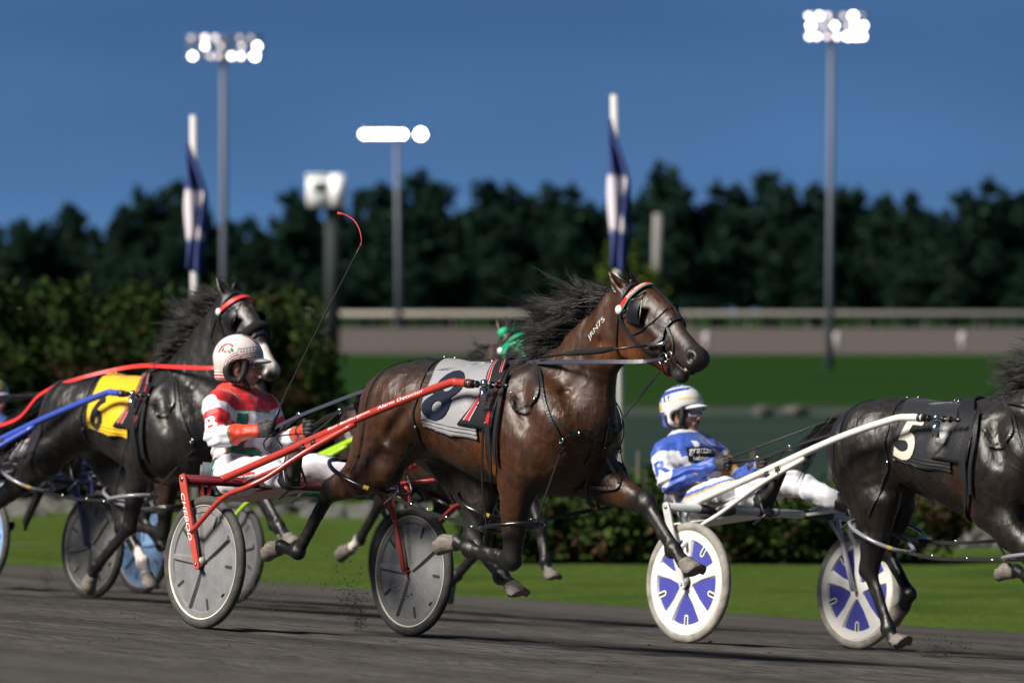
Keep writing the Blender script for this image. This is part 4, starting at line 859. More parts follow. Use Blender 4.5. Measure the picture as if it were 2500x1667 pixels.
def bridle(ho, tree, J, K):
    """head harness built in the head's own axes"""
    H = J['head']; R = J['R']; ax, lat, up = R[:, 0], R[:, 1], R[:, 2]; o0 = H[1][0]; L_ = np.linalg.norm(H[-1][0]-o0)/.52
    h = lambda a, b, c: o0+ax*a*L_+lat*b+up*c
    blk = M('leather', (.012, .012, .013), .42, bump=.2, bs=80); sil = M('steel', (.5, .5, .5), .25, 1.)
    S_ = lambda nm, pts, wd, mat=blk, **k: strap(nm, pts, tree, wd, mat, ho, **k)
    br = M('brow_%s' % K['id'], K['brow'], .35)
    bo, Q, NN = S_('brow_band', [h(-.055, -.12, .01), h(-.045, -.10, .08), h(-.03, -.05, .15), h(-.025, 0, .17), h(-.03, .05, .15), h(-.045, .10, .08), h(-.055, .12, .01)], .030, br, off=.012, th=.006)
    if K.get('brow2'): S_('brow_piping', [h(-.030, -.115, .01), h(-.022, -.10, .08), h(-.010, -.05, .15), h(-.005, 0, .17), h(-.010, .05, .15), h(-.022, .10, .08)], .007, M('brow2_%s' % K['id'], K['brow2'], .4), off=.014, th=.006)
    if K.get('browtext'):
        V, F, sz = text2d(K['browtext'], 1); n = len(Q)
        def fn(x, y):
            a = (.17+.25*(x/sz[0]+.5))*(n-1); i = int(a); f = a-i; p = Q[i]*(1-f)+Q[i+1]*f; t = unit(Q[i+1]-Q[i]); nn = unit(NN[i]*(1-f)+NN[i+1]*f); b = np.cross(nn, t)
            return p+nn*.009-b*y/sz[1]*.019*(1 if b@ax > 0 else -1)
        decal('lettering', V, F, fn, M('letter_white', (.85, .85, .85), .5), bo)
    for s in (-1, 1):
        S_('cheek_strap', [h(-.115, s*.05, .13), h(-.075, s*.11, .03), h(-.01, s*.12, -.045), h(.10, s*.11, -.075), h(.20, s*.08, -.085), h(.305, s*.06, -.075), h(.365, s*.06, -.062)], .018, off=.009, th=.006)
        one('rosette', M('rosette_white', (.8, .78, .78), .35), lambda m: m.lathe(nrm_off(tree, h(-.062, s*.12, .005), .016)[0], (0, s, 0), [(0, .024), (.006, .022), (.010, .001)], 16), ho)
        # blinker cup, square and standing off the eye
        e = J['eyes'][0 if s < 0 else 1]; c = e+lat*s*.050+ax*.022-up*.020
        b0 = unit(ax*.92+lat*s*.22+up*.38); b2 = unit(lat*s-b0*(b0@lat)*s); Rb = np.column_stack([b0, np.cross(b2, b0), b2])
        one('blinker', M('blinker_black', (.008, .008, .009), .35, coat=.3), lambda m: (m.add([c+Rb[:, 0]*x+Rb[:, 1]*y+Rb[:, 2]*(.02*((x/.05)**2+(y/.05)**2)*-.6+z) for z in (0, .004) for y in np.linspace(-.060, .060, 5) for x in np.linspace(-.062, .062, 5)], [(b+i*5+j, b+i*5+j+1, b+i*5+j+6, b+i*5+j+5) for b in (0, 25) for i in range(4) for j in range(4)]), m.tube([c-Rb[:, 0]*.05, h(-.03, s*.105, -.03)], .004, 5), m.tube([c+Rb[:, 1]*.05, h(.02, s*.05, .15)], .004, 5), m.tube([c+Rb[:, 0]*x*.063+Rb[:, 1]*y*.061-Rb[:, 2]*.030 for x, y in ((-1, -1), (1, -1), (1, 1), (-1, 1), (-1, -1))], .003, 5)), ho)
        S_('throat_lash', [h(-.07, s*.11, .0), h(-.045, s*.10, -.10), h(-.02, s*.075, -.17), h(.0, 0, -.20)], .012, off=.006)
        S_('nose_band', [h(.27, 0, .10), h(.28, s*.06, .06), h(.31, s*.07, .0), h(.345, s*.065, -.045)], .024, off=.009, th=.006)
        S_('nose_band', [h(.31, s*.07, .02), h(.27, s*.075, -.03), h(.22, s*.075, -.065)], .018, M('fleece_grey', (.16, .16, .155), .9, bump=.6, bs=200) if s < 0 else blk, off=.012, th=.008)
        S_('face_strap', [h(.10, s*.10, -.06), h(.16, s*.09, .0), h(.20, s*.05, .085), h(.20, 0, .11)], .006, off=.005)
        bp = h(.372, s*.072, -.066); J['bit_%s' % ('n' if s < 0 else 'f')] = bp
        one('bit_ring', sil, lambda m: (ring(m, bp, .030, .0038, lat), ring(m, h(.405, s*.070, -.03), .021, .0032, lat), m.ell(bp+ax*.03*1, (.009,)*3, nu=8, nv=5)), ho)
        S_('cheek_strap', [h(.41, s*.06, -.01), h(.385, s*.065, .03), h(.33, s*.07, .065), h(.28, s*.06, .085)], .012, off=.007)
    S_('crown_strap', [h(-.115, .09, .09), h(-.135, .04, .17), h(-.14, 0, .19), h(-.135, -.04, .17), h(-.115, -.09, .09)], .026, off=.009)
    S_('overcheck', [h(-.13, 0, .18), h(-.03, 0, .18), h(.08, 0, .15), h(.18, 0, .12), h(.28, 0, .10)], .018, off=.008, th=.005)
    if K.get('roll'): one('shadow_roll', M('fleece_black', (.010, .010, .010), .95, bump=1., bs=120), lambda m: m.tube(spline([h(.27, -.085, -.05), h(.245, -.09, .04), h(.235, -.04, .125), h(.235, 0, .14), h(.235, .04, .125), h(.245, .09, .04), h(.27, .085, -.05)], 5), .036, 12), ho)
    if K.get('chinred'): one('chin_strap', M('strap_red', (.55, .02, .02), .4), lambda m: m.tube(spline([h(.37, -.07, -.07), h(.385, -.055, -.125), h(.39, 0, -.15), h(.385, .055, -.125), h(.37, .07, -.07)], 4), .006, 6), ho)
    one('teeth', M('teeth', (.45, .38, .26), .35), lambda m: [m.box((J['nose']*.40+J['chin']*.60)+ax*(.022-.012*abs(b)*60*.05)+lat*b*1+up*.008, (.010, .0065, .009), R, bev=.003) for b in (-.03, -.018, -.006, .006, .018, .03)], ho)
    return h
def rein(name, pts, mat, parent, wd=.012, twist=(0, -1, .3)):
    return strap(name, pts, None, wd, mat, parent, proj=False, th=.004, n=7, twist=twist)[0]
# ================================================================== TWO-WHEELED RACING CARTS
def sulky_pts(fr):
    P = fr.P
    return dict(shaft=[P(519, 1180, -.51), P(700, 1101, -.47), P(900, 1011, -.425), P(1085, 939, -.375), P(1118, 934, -.365), P(1151, 937, -.36)],
                brace=[P(868, 1034, -.43), P(740, 1107, -.57), P(655, 1163, -.69), P(604, 1188, -.755), P(543, 1216, -.775), P(467, 1299, -.785)])
WR = .357
def wheel(fr, sulky_o, y, x, c, out, kind):
    """hub at (x, y, WR); out = -1 near side faces outwards to the right of the horse"""
    hub = A(x, y, WR); w_ = bpy.data.objects.new('wheel', None); COL.objects.link(w_); w_.parent = sulky_o; b = base_of(sulky_o)
    w_.location = Vector(hub-b); w_['_bx'], w_['_by'], w_['_bz'] = [float(v) for v in hub]
    ax = A(0, 1, 0); tyre = MB(); prof = [(.030*math.sin(a)*.85, .327+.030*math.cos(a)) for a in np.linspace(0, 2*math.pi, 15)[:-1]]
    tyre.lathe(hub, ax, prof, 72, closed=True); tyre.build('tyre', M('tyre_%s' % c['id'], c['tyre'], .75, var=.35, vs=14, bump=.3, bs=90), w_)
    rim = MB(); rim.lathe(hub, ax, [(-.017, .300), (-.020, .313 if kind != 'spoked' else .311), (-.012, .316), (.012, .316), (.020, .313), (.017, .300)], 72, closed=True)
    rim.build('rim', M('rim_%s' % c['id'], c['rim'], .35), w_)
    disc = MB(); rin = .302 if kind != 'spoked' else .262
    for s in (-1, 1): disc.lathe(hub, ax, [(s*.016, .02), (s*.009, .12), (s*.007, rin)], 64)
    disc_args = ('disc', [M('disc_%s' % c['id'], c['disc'], .42, var=c.get('dirt', .12), vs=9, bump=.12, bs=14), M('slot_dark', (.02, .03, .012), .8)], w_)
    sp = MB(); n = 5; a0 = c.get('rot', .25)
    for k in range(n):
        a = a0+2*math.pi*k/n; d = A(math.cos(a), 0, math.sin(a)); t = A(-math.sin(a), 0, math.cos(a))
        for s in (-1, 1):
            if kind == 'spoked':
                m0, m1, h0 = .036, .034, .020
                V = [hub+d*r+t*q*wd+ax*s*h for r, wd in ((.02, m0), (.14, m1*.9), (.268, m1*1.5)) for q, h in ((-1, .006), (-.7, h0), (.7, h0), (1, .006))]
            else:
                V = [hub+d*r+t*q*wd+ax*s*h for r, wd in ((.02, .032), (.14, .027), (.262, .020)) for q, h in ((-1, .004), (-.45, .026), (.45, .026), (1, .004))]
            sp.add(V, [(i*4+j, i*4+j+1, i*4+5+j, i*4+4+j) for i in range(2) for j in range(3)]+([(8, 9, 10, 11)] if kind != 'spoked' else []))
    if kind == 'spoked':
        for s in (-1, 1): sp.lathe(hub, ax, [(s*.006, .248), (s*.020, .256), (s*.021, .298), (s*.016, .302)], 64); sp.lathe(hub, ax, [(s*.021, .001), (s*.021, .055), (s*.006, .064)], 30)
    else:
        for s in (-1, 1): sp.lathe(hub, ax, [(s*.006, .262), (s*.015, .270), (s*.015, .296), (s*.007, .302)], 64)
    sl = disc; so = sp; sl.cur = 1
    for k in range(n):
        a = a0+2*math.pi*(k+.5)/n; d = A(math.cos(a), 0, math.sin(a)); t = A(-math.sin(a), 0, math.cos(a)); r0, r1, wd = .205, .256, .008
        def caps(wd, e): return [hub+d*(r+s2*math.sin(q)*wd)+t*(math.cos(q)*wd*s2) for r, s2 in ((r1, 1), (r0, -1)) for q in np.linspace(0, math.pi, 7)]
        for s in (-1, 1):
            P1 = caps(wd, 0); sl.add([p+ax*s*(.0125 if kind == 'spoked' else .0105) for p in P1], [tuple(range(len(P1)))])
            if kind == 'spoked': P2 = caps(.017, 0); so.add([p+ax*s*.0095 for p in P2]+[p+ax*s*.0115 for p in P2], [tuple(range(len(P2), 2*len(P2)))]+[(i, (i+1) % len(P2), len(P2)+(i+1) % len(P2), len(P2)+i) for i in range(len(P2))])
    disc.build(*disc_args, angle=40); sp.build('spokes', M('spoke_%s' % c['id'], c['spoke'], .4, var=c.get('dirt', .1), vs=12, bump=.08, bs=20), w_, angle=40)
    one('hub', M('hub_%s' % c['id'], c.get('hub', (.62, .60, .52)), .3, .2), lambda m: m.lathe(hub, A(0, out, 0), [(.0, .028), (.045, .028), (.052, .022), (.052, .001)], 20), w_)
    one('axle_cap', M('rubber_black', (.012, .012, .012), .5), lambda m: m.lathe(hub, A(0, out, 0), [(.0, .044), (.030, .042), (.032, .02)], 20), w_)
    if c.get('sticker'):
        q = hub+A(.052, out*.0115, .012); m = MB(); m.add([q+A(-.022, 0, .0), q+A(.030, 0, .085) if False else q+A(.012, 0, .055), q+A(.034, 0, -.035)], [(0, 1, 2)])
        m.build('sticker', M('sticker_white', (.75, .74, .70), .5), w_, smooth=False)
    return w_

def sulky(name, fr, label, c, S, kind='disc', W=.705, cross=None):
    o = thing(name, label, 'racing cart', fr, (0, 0, 0), group='two wheeled racing carts')
    met = M('frame_%s' % c['id'], c['frame'], .3, .0, coat=.4, var=.08, vs=20); dark = M('cross_%s' % c['id'], c.get('cross', c['frame']), .4, coat=.2, var=.1, vs=10)
    fk = M('fork_%s' % c['id'], c.get('fork', c['frame']), .45, var=.12, vs=18, bump=.1, bs=60)
    zt = .795; xt = -.165
    if kind == 'spoked' and cross:      # banded cross tube
        one('cross_beam', dark, lambda m: m.tube([(xt, -.76, zt), (xt, .76, zt)], .026, 14), o)
        for y0, y1 in ((-.50, -.22), (-.02, .10), (.36, .60)): one('grip_band', M('tape_black', (.02, .02, .022), .7), lambda m: m.tube([(xt, y0, zt), (xt, y1, zt)], .0275, 14), o)
    else: one('cross_beam', dark, lambda m: m.box((xt, 0, zt), (.030, .745, .026), bev=.01), o)
    for s in (-1, 1):
        wheel(fr, o, s*W, 0, c, s, kind)
        m = MB()                                                                       # outer fork plate
        p0 = A(xt, s*(W+.055), zt); p1 = A(.004, s*(W+.055), WR-.012); d = unit(p1-p0); n_ = A(0, 1, 0); t = np.cross(d, n_)
        L = np.linalg.norm(p1-p0); V = [p0+d*r+t*q*wd+n_*e*.006 for r, wd in ((-.028, .016), (-.01, .026), (.02, .028), (L*.72, .024), (L*.73, .0245), (L+.02, .021), (L+.028, .014)) for q, e in ((-1, -1), (1, -1), (1, 1), (-1, 1))]
        m.add(V, [(i*4+j, i*4+(j+1) % 4, i*4+4+(j+1) % 4, i*4+4+j) for i in range(6) for j in range(4)]+[(0, 1, 2, 3), (27, 26, 25, 24)])
        fo = m.build('fork', fk, o, smooth=False)
        one('bolt', M('steel', (.5, .5, .5), .25, 1.), lambda m: (m.lathe(p0+n_*s*.004, n_*s, [(0, .013), (.008, .012), (.01, .001)], 12), m.lathe(p1+n_*s*.004, n_*s, [(0, .009), (.008, .008), (.01, .001)], 12)), fo)
        one('fork', fk, lambda m: (m.tube([A(xt, s*(W-.055), zt), A(.0, s*(W-.055), WR)], .015, 8), m.tube([A(0, s*(W-.06), WR), A(0, s*(W+.055), WR)], .010, 8), m.tube([A(xt, s*(W-.13), zt-.01), A(xt*.6, s*(W-.055), zt-.16)], .012, 8)), o)
        mir = A(1, -s, 1); sh = [p*mir for p in S['shaft']]; br = [p*mir for p in S['brace']]
        so = one('shaft', met, lambda m: m.tube(spline(sh, 6), .0215, 14), o)
        one('end_cap', M('rubber_black', (.012, .012, .012), .5), lambda m: (m.tube([sh[-1]-unit(sh[-1]-sh[-2])*.035, sh[-1]-unit(sh[-1]-sh[-2])*.012], .0245, 12), m.tube([sh[-1]-unit(sh[-1]-sh[-2])*.001, sh[-1]+unit(sh[-1]-sh[-2])*.012], .023, 12)), so)
        one('brace', met, lambda m: m.tube(spline(br, 6), [.0165]*10+[.014]*(6*(len(br)-1)+1-10), 10), o)
        one('strut', met, lambda m: m.tube([br[1]*.5+br[2]*.5, A(-.17, s*.36, .79)], .012, 8), o)
        a = sh[1]*.86+sh[2]*.14; b = br[0]*.15+br[1]*.85; e = sh[1]*.3+sh[2]*.7; f = br[0]*.6+br[1]*.4
        def plate(m):
            ctr = [a*.75+b*.25, a*.3+b*.7, f*.75+e*.25, e*.7+f*.3]; m.add([p+A(0, s*.003, 0) for p in ctr]+[p-A(0, s*.004, 0) for p in ctr], [(0, 1, 2, 3), (7, 6, 5, 4), (0, 4, 5, 1), (1, 5, 6, 2), (2, 6, 7, 3), (3, 7, 4, 0)])
        pl = one('slotted_plate', met, plate, o, smooth=False)
        for k in (0., .09): one('star_knob', M('rubber_black', (.012, .012, .012), .5), lambda m: [m.ell((a*.5+b*.5)+unit(e-a)*k+A(.016*math.cos(g), s*.016, .016*math.sin(g)), (.008, .008, .008), nu=8, nv=5) for g in np.linspace(0, 6.28, 6)[:-1]]+[m.lathe((a*.5+b*.5)+unit(e-a)*k, (0, s, 0), [(0, .006), (.012, .014), (.022, .012), (.022, .001)], 10)], pl)
        # stirrup for the foot
        ft = A(.29, s*.36, .79)
        one('foot_rest', M('steel_dark', (.10, .10, .11), .4, .6), lambda m: (m.tube(spline([ft+A(-.02, .06, .10), ft+A(.03, .06, -.0), ft+A(.03, -.06, -.0), ft+A(-.02, -.06, .10)], 4), .007, 6), m.tube([ft+A(0, 0, -.0), ft+A(-.12, 0, -.07)], .010, 6)), o)
    seat = one('seat', M('seat_vinyl_%s' % c['id'], c.get('seat', (.10, .11, .13)), .5, bump=.2, bs=15), lambda m: (m.box((-.62, 0, .785), (.20, .17, .022), bev=.018), m.box((-.835, 0, .84), (.022, .16, .06), bev=.015)), o)
    one('seat_bracket', met, lambda m: (m.add([A(x, y, z-q) for q in (0, .008) for x, y, z in ((-.78, -.15, .70), (-.78, .15, .70), (-.17, .12, .78), (-.17, -.12, .78))], [(0, 1, 2, 3), (7, 6, 5, 4), (0, 4, 5, 1), (1, 5, 6, 2), (2, 6, 7, 3), (3, 7, 4, 0)]),
                                        m.tube([(xt, -.12, zt), (-.62, -.10, .765), (-.82, -.10, .80)], .012, 8), m.tube([(xt, .12, zt), (-.62, .10, .765), (-.82, .10, .80)], .012, 8)), o, smooth=False)
    return o
# ================================================================== DRIVERS
def noise3(V, f, seed=0):
    return (np.sin(V[:, 0]*f+seed+1.7*np.sin(V[:, 2]*f*.7+seed))+np.sin(V[:, 1]*f*1.3+2*seed+1.3*np.sin(V[:, 0]*f*.9))+np.sin(V[:, 2]*f*1.1+seed*3+1.5*np.sin(V[:, 1]*f*.8)))/3
def normals(V, F):
    n = np.cross(V[F[:, 2]]-V[F[:, 0]], V[F[:, 3]]-V[F[:, 1]]); N = np.zeros_like(V)
    for k in range(4): np.add.at(N, F[:, k], n)
    return N/np.maximum(np.linalg.norm(N, axis=1), 1e-9)[:, None]
def driver(fr, J, label, kit):
    hc = J['head']; f = unit(J['face']); u = unit(J['hup']-f*(J['hup']@f)); l = np.cross(u, f); RH = np.column_stack([f, l, u])
    def H(a, b, c): return hc+RH@A(a, b, c)
    nb, pel = J['neck'], J['pelvis']; sp = (nb-pel)
    base = (pel[0], 0, pel[2]-.12)
    allp = np.array([hc+u*.18, hc-f*.2, hc+f*.2]+[J[k] for k in J if k not in ('face', 'hup', 'hand_n', 'hand_f', 'head', 'whip')]); lo, hi = allp.min(0)-.16, allp.max(0)+.16
    chest = pel+sp*.62+A(.03, 0, 0); waist = pel+sp*.28
    def limb(S, r, names, k=.03, add=0.): S.chain([J[n] for n in names], np.array(r)+add, k=k, sub=5)
    # --- the body, one continuous mesh (head and neck show; the rest is inside the racing suit)
    S = Blob(lo, hi, .0062)
    S.ell(H(-.014, 0, .030), (.094, .076, .088), k=.02, R=RH); S.ell(H(.028, 0, -.030), (.062, .058, .085), k=.03, R=RH)
    for s in (-1, 1):
        S.chain([H(-.01, s*.055, -.052), H(.062, s*.014, -.104)], [.022, .018], k=.02); S.ell(H(.060, s*.040, -.028), .023, k=.02)
        S.ell(H(.098, s*.033, -.001), (.016, .021, .011), k=.012, op='-', R=RH); S.ell(H(.098, s*.012, -.042), (.012, .009, .009), k=.008, R=RH)
        S.ell(H(-.006, s*.079, -.012), (.021, .008, .031), k=.008, R=RH); S.ell(H(.0, s*.087, -.010), (.010, .006, .018), k=.006, op='-', R=RH)
    S.chain([H(.082, -.040, .017), H(.092, 0, .014), H(.082, .040, .017)], .011, k=.012); S.chain([H(.092, 0, .004), H(.112, 0, -.034)], [.009, .013], k=.014)
    S.ell(H(.072, 0, -.106), (.020, .022, .017), k=.015, R=RH)
    S.chain([H(.086, -.021, -.064), H(.099, 0, -.062), H(.086, .021, -.064)], .0065, k=.008); S.chain([H(.084, -.019, -.077), H(.096, 0, -.077), H(.084, .019, -.077)], .0075, k=.008)
    S.chain([H(.10, -.024, -.070), H(.106, 0, -.070), H(.10, .024, -.070)], .0025, k=.004, op='-')
    S.chain([H(-.022, 0, -.04), H(-.03, 0, -.10)*.5+nb*.5+A(0, 0, .0), nb], [.058, .056, .062], k=.03)
    S.chain([pel, waist, chest, nb], [.13, .125, .15, .07], [.10, .09, .10, .06], k=.05)
    for q in 'nf':
        limb(S, [.045, .040, .032, .026], ['sho_'+q, 'elb_'+q, 'wri_'+q, 'wri_'+q], .05)
        limb(S, [.075, .065, .048, .036], ['hip_'+q, 'kne_'+q, 'kne_'+q, 'ank_'+q], .05)
    Vb, Fb = S.surf(1); c = np.tile(A(.50, .26, .18), (len(Vb), 1)); L = (Vb-hc)@RH
    beard = (1-sm(-.075, -.045, L[:, 2]))*sm(.0, .05, L[:, 0]); c = c*(1-.22*beard[:, None]); lips = (np.abs(L[:, 2]+.070) < .012)*(L[:, 0] > .085)*(np.abs(L[:, 1]) < .022); c[lips] = (.33, .12, .10)
    brow = (np.abs(L[:, 2]-.022) < .005)*(np.abs(np.abs(L[:, 1])-.032) < .016)*(L[:, 0] > .07); c[brow] = (.06, .035, .02)
    skin = M('skin', attr=True, rough=.45, var=.10, vs=60, bump=.12, bs=160)
    o = solid('person', Vb, Fb, skin, None, col=c, fr=fr, base=base); tag(o, label, 'person', 'race drivers')
    for s in (-1, 1): one('eye', M('eye_white', (.6, .58, .55), .15), lambda m: m.ell(H(.079, s*.032, -.001), .0125), o); one('iris', M('iris_dark', (.03, .018, .01), .1), lambda m: m.ell(H(.0885, s*.032, -.001), (.005,)*3), o)
    # --- jacket
    S = Blob(lo, hi, .0068); ncol = nb+unit(sp)*.022
    S.chain([pel+sp*.0, waist+sp*.02, chest, nb-sp*.10, ncol], [.165, .165, .200, .150, .070], [.140, .130, .135, .110, .068], k=.05, sub=5)
    for q in 'nf':
        s = -1 if q == 'n' else 1; a, b, w_ = J['sho_'+q], J['elb_'+q], J['wri_'+q]
        S.chain([a*.8+(nb-sp*.08)*.2, a, a*.5+b*.5, b, b*.5+w_*.5, w_], [.085, .085, .072, .064, .054, .040], k=.05, sub=4)
    S.ell(ncol+unit(sp)*.04, .056, k=.01, op='-')
    V, F = S.surf(2); N = normals(V, F)
    ae = np.minimum(np.linalg.norm(V-J['elb_n'], axis=1), np.linalg.norm(V-J['elb_f'], axis=1))
    t = (V-pel)@unit(sp)/np.linalg.norm(sp)
    V = V+N*(.006*noise3(V, 38, 1)+.009*np.sin(ae*120+3*noise3(V, 20, 2))*np.exp(-(ae/.10)**2)+.007*np.sin(t*46+4*noise3(V, 14, 5))*(1-sm(.15, .5, t))+.004*noise3(V, 75, 4))[:, None]
    cj = kit['jacket'](V, J, t); jk = solid('jacket', V, F, M('silk_'+kit['id'], attr=True, rough=.48, bump=.15, bs=90, sheen=.3), o, col=cj)
    JV, JF = V, F
    # --- trousers
    S = Blob(lo, hi, .0072)
    S.chain([pel+sp*.14, pel+A(-.0, 0, -.02)], [.158, .165], [.125, .135], k=.04)
    for q in 'nf':
        h_, k_, a = J['hip_'+q], J['kne_'+q], J['ank_'+q]
        S.chain([h_, h_*.5+k_*.5, k_, k_*.5+a*.5, a], [.108, .095, .078, .070, .056], k=.05, sub=4)
    V, F = S.surf(2); N = normals(V, F); ak = np.minimum(np.linalg.norm(V-J['kne_n'], axis=1), np.linalg.norm(V-J['kne_f'], axis=1))
    V = V+N*(.006*noise3(V, 30, 3)+.008*np.sin(ak*95+3*noise3(V, 16, 1))*np.exp(-(ak/.15)**2)+.004*noise3(V, 70, 6))[:, None]
    solid('trousers', V, F, M('trousers_'+kit['id'], attr=True, rough=.55, bump=.15, bs=80, sheen=.3), o, col=kit['trousers'](V, J))
    # --- boots
    for q in 'nf':
        a, toe = J['ank_'+q], J['toe_'+q]; up = unit(toe-a); leg = unit(a-J['kne_'+q]); heel = a+leg*.075-up*.02
        S = Blob(np.minimum(a, toe)-.2, np.maximum(a, toe)+.2, .006)
        S.chain([a-leg*.06, a+leg*.03], [.055, .048], k=.02); S.chain([heel, a*.5+toe*.5+leg*.055, toe+leg*.035], [.040, .046, .034], [.032, .034, .024], k=.03); S.chain([a+leg*.01, a*.55+toe*.45+leg*.03], [.045, .036], k=.03)
        V, F = S.surf(1); bo = solid('boot', V, F, M('boot_black', (.014, .013, .013), .45, bump=.3, bs=30, var=.4, vs=12), o)
        one('sole', M('sole_grey', (.05, .048, .045), .8), lambda m: m.box(heel*.45+toe*.55+leg*.062, (.125, .042, .008), np.column_stack([up, unit(np.cross(leg, up)), leg]), bev=.006), bo)
    # --- gloves, fingers closed on the reins
    for q in 'nf':
        w_ = J['wri_'+q]; X = unit(J['hand_'+q]); Yk = A(0, 0, 1) if True else None; Zp = unit(np.cross(X, A(0, 0, 1)))*(1 if q == 'f' else -1)   # palms face each other
        Zp = -Zp if (Zp[1] > 0) != (q == 'n') else Zp; Yk = np.cross(Zp, X); Yk = Yk if Yk[2] > 0 else -Yk
        R = np.column_stack([X, Yk, Zp]); g = lambda a, b, c: w_+R@A(a, b, c)
        S = Blob(w_-.17, w_+.17, .0042)
        S.chain([g(-.045, 0, 0), g(0, 0, 0)], [.036, .031], k=.01); S.chain([g(0, 0, 0), g(.045, 0, .002), g(.078, 0, .004)], [.030, .042, .040], [.024, .021, .017], k=.02, lat=Yk)
        for i, (L_, r) in enumerate(((1., .0112), (1.08, .0118), (1.0, .0112), (.82, .0100))):
            y = (1.5-i)*.0205; S.chain([g(.072, y, .004), g(.072+.032*L_, y*1.03, .018), g(.068+.028*L_, y, .046), g(.058, y*.95, .052), g(.046, y*.9, .036)], [r*1.05, r, r*.95, r*.9, r*.85], k=.004, sub=3)
        S.chain([g(.012, .030, .012), g(.040, .046, .030), g(.066, .040, .050), g(.082, .026, .060)], [.015, .0135, .0125, .0105], k=.008, sub=3)
        V, F = S.surf(1); V = V+normals(V, F)*(.0015*noise3(V, 160, 2))[:, None]
        solid('glove', V, F, M('glove_black', (.016, .016, .017), .6, bump=.3, bs=120), o)
        J['grip_'+q] = g(.075, 0, .032)
    # --- helmet
    S = Blob(hc-.22, hc+.22, .0048)
    S.ell(H(-.018, 0, .045), (.142, .122, .128), k=.01, R=RH); S.chain([H(-.055, 0, .0), H(-.075, 0, -.055)], [.098, .070], k=.03)
    for s in (-1, 1): S.chain([H(-.02, s*.085, .0), H(-.028, s*.082, -.055)], .030, k=.03)
    S.ell(H(-.02, 0, .012), (.118, .098, .112), k=.008, op='-', R=RH)                                  # hollow
    S.chain([H(.11, 0, -.045), H(.11, 0, -.15)], [.25, .3], [.085, .105], k=.012, op='-', sub=1)           # face opening
    S.chain([H(.018, -.2, -.035), H(.018, .2, -.035)], .040, k=.012, op='-', sub=1, lat=(1, 0, 0))            # ear notch
    S.ell(H(-.02, 0, -.175), (.3, .3, .085), k=.01, op='-', R=RH)
    V, F = S.surf(2); hl = solid('helmet', V, F, M('helmet_'+kit['id'], attr=True, rough=.18, coat=.6), o, col=kit['helmet']((V-hc)@RH))
    def visor(m):
        V2 = []; n = 15
        for k, (rx, ry, z) in enumerate(((.118, .092, .046), (.145, .098, .044), (.182, .086, .034), (.184, .086, .028), (.145, .096, .036), (.116, .09, .038))):
            for i in range(n): a = math.radians(-66+132*i/(n-1)); V2.append(H(rx*math.cos(a)-.012, ry*math.sin(a)/.9135*.95, z+.012*math.cos(a*2)-.006))
        m.add(V2, [(k*n+i, k*n+i+1, ((k+1) % 6)*n+i+1, ((k+1) % 6)*n+i) for k in range(6) for i in range(n-1)])
    one('visor', M('visor_'+kit['id'], kit['visor'], .25, coat=.4), visor, hl)
    for s in (-1, 1):
        S = Blob(hc-.2, hc+.2, .005)
        S.chain([H(-.035, s*.086, .012), H(-.055, s*.084, -.035), H(-.035, s*.078, -.082), H(.018, s*.076, -.090)], [.024, .026, .022, .014], k=.01); S.chain([H(.045, s*.080, .015), H(.042, s*.078, -.04), H(.02, s*.076, -.088)], [.022, .020, .012], k=.01)
        S.chain([H(-.02, s*.088, .03), H(.035, s*.084, .026)], [.020, .018], k=.01)
        V, F = S.surf(1); solid('ear_pad', V, F, M('pad_black', (.012, .012, .013), .6), hl)
    one('chin_strap', M('strap_black', (.010, .010, .010), .5), lambda m: m.tube(spline([H(.03, -.078, -.07), H(.055, -.055, -.105), H(.066, 0, -.128), H(.055, .055, -.105), H(.03, .078, -.07)], 5), .0065, 6, up=u, flat=2.2), hl)
    # --- eyewear
    for s in (1,): pass
    if kit.get('goggles'):
        def gg(m):
            P = [H(.092-.018*(abs(y)/.06)**2-.012*(y/.06)**4, y, z) for y, z in [(-.062, 0.0), (-.058, .022), (-.03, .026), (0, .022), (.03, .026), (.058, .022), (.062, 0), (.055, -.022), (.028, -.026), (.008, -.010), (-.008, -.010), (-.028, -.026), (-.055, -.022), (-.062, 0)]]
            m.tube([p+f*.014 for p in P], .0055, 8, cap=False)
        go = one('goggles', M('goggle_frame', (.70, .69, .70), .35), gg, o)
        one('lens', M('goggle_lens', (.34, .25, .22), .12, .15, coat=.6), lambda m: [m.add([H(.100-.018*(abs(y)/.06)**2, y, z) for z in (.022, -.020) for y in np.linspace(-.056, .056, 13)], [(i, i+1, 14+i, 13+i) for i in range(12)])], go)
        one('goggle_strap', M('strap_black', (.010, .010, .010), .5), lambda m: [m.tube([H(.085, s*.064, 0), H(.03, s*.088, .006)], .006, 6) for s in (-1, 1)], go)
    else:
        go = one('glasses', M('glass_frame', (.02, .02, .02), .3), lambda m: ([m.tube([H(.108+.0*k, s*(.033+.021*math.cos(k)), -.001+.015*math.sin(k)) for k in np.linspace(0, 6.28, 13)], .0022, 5, cap=False) for s in (-1, 1)], [m.tube([H(.105, s*.056, .004), H(.01, s*.084, .004)], .003, 5) for s in (-1, 1)], m.tube([H(.110, -.012, .003), H(.110, .012, .003)], .002, 5)), o)
        one('lens', M('glass_lens', (.35, .38, .42), .05, .3, coat=.8, spec=.9), lambda m: [m.ell(H(.106, s*.033, -.001), (.002, .020, .014), RH) for s in (-1, 1)], go)
    return o, jk, JV, JF, H

def seg_d(V, a, b):
    d = b-a; t = np.clip((V-a)@d/(d@d), 0, 1); return np.linalg.norm(V-a-t[:, None]*d, axis=1), ((V-a)@d/(d@d))
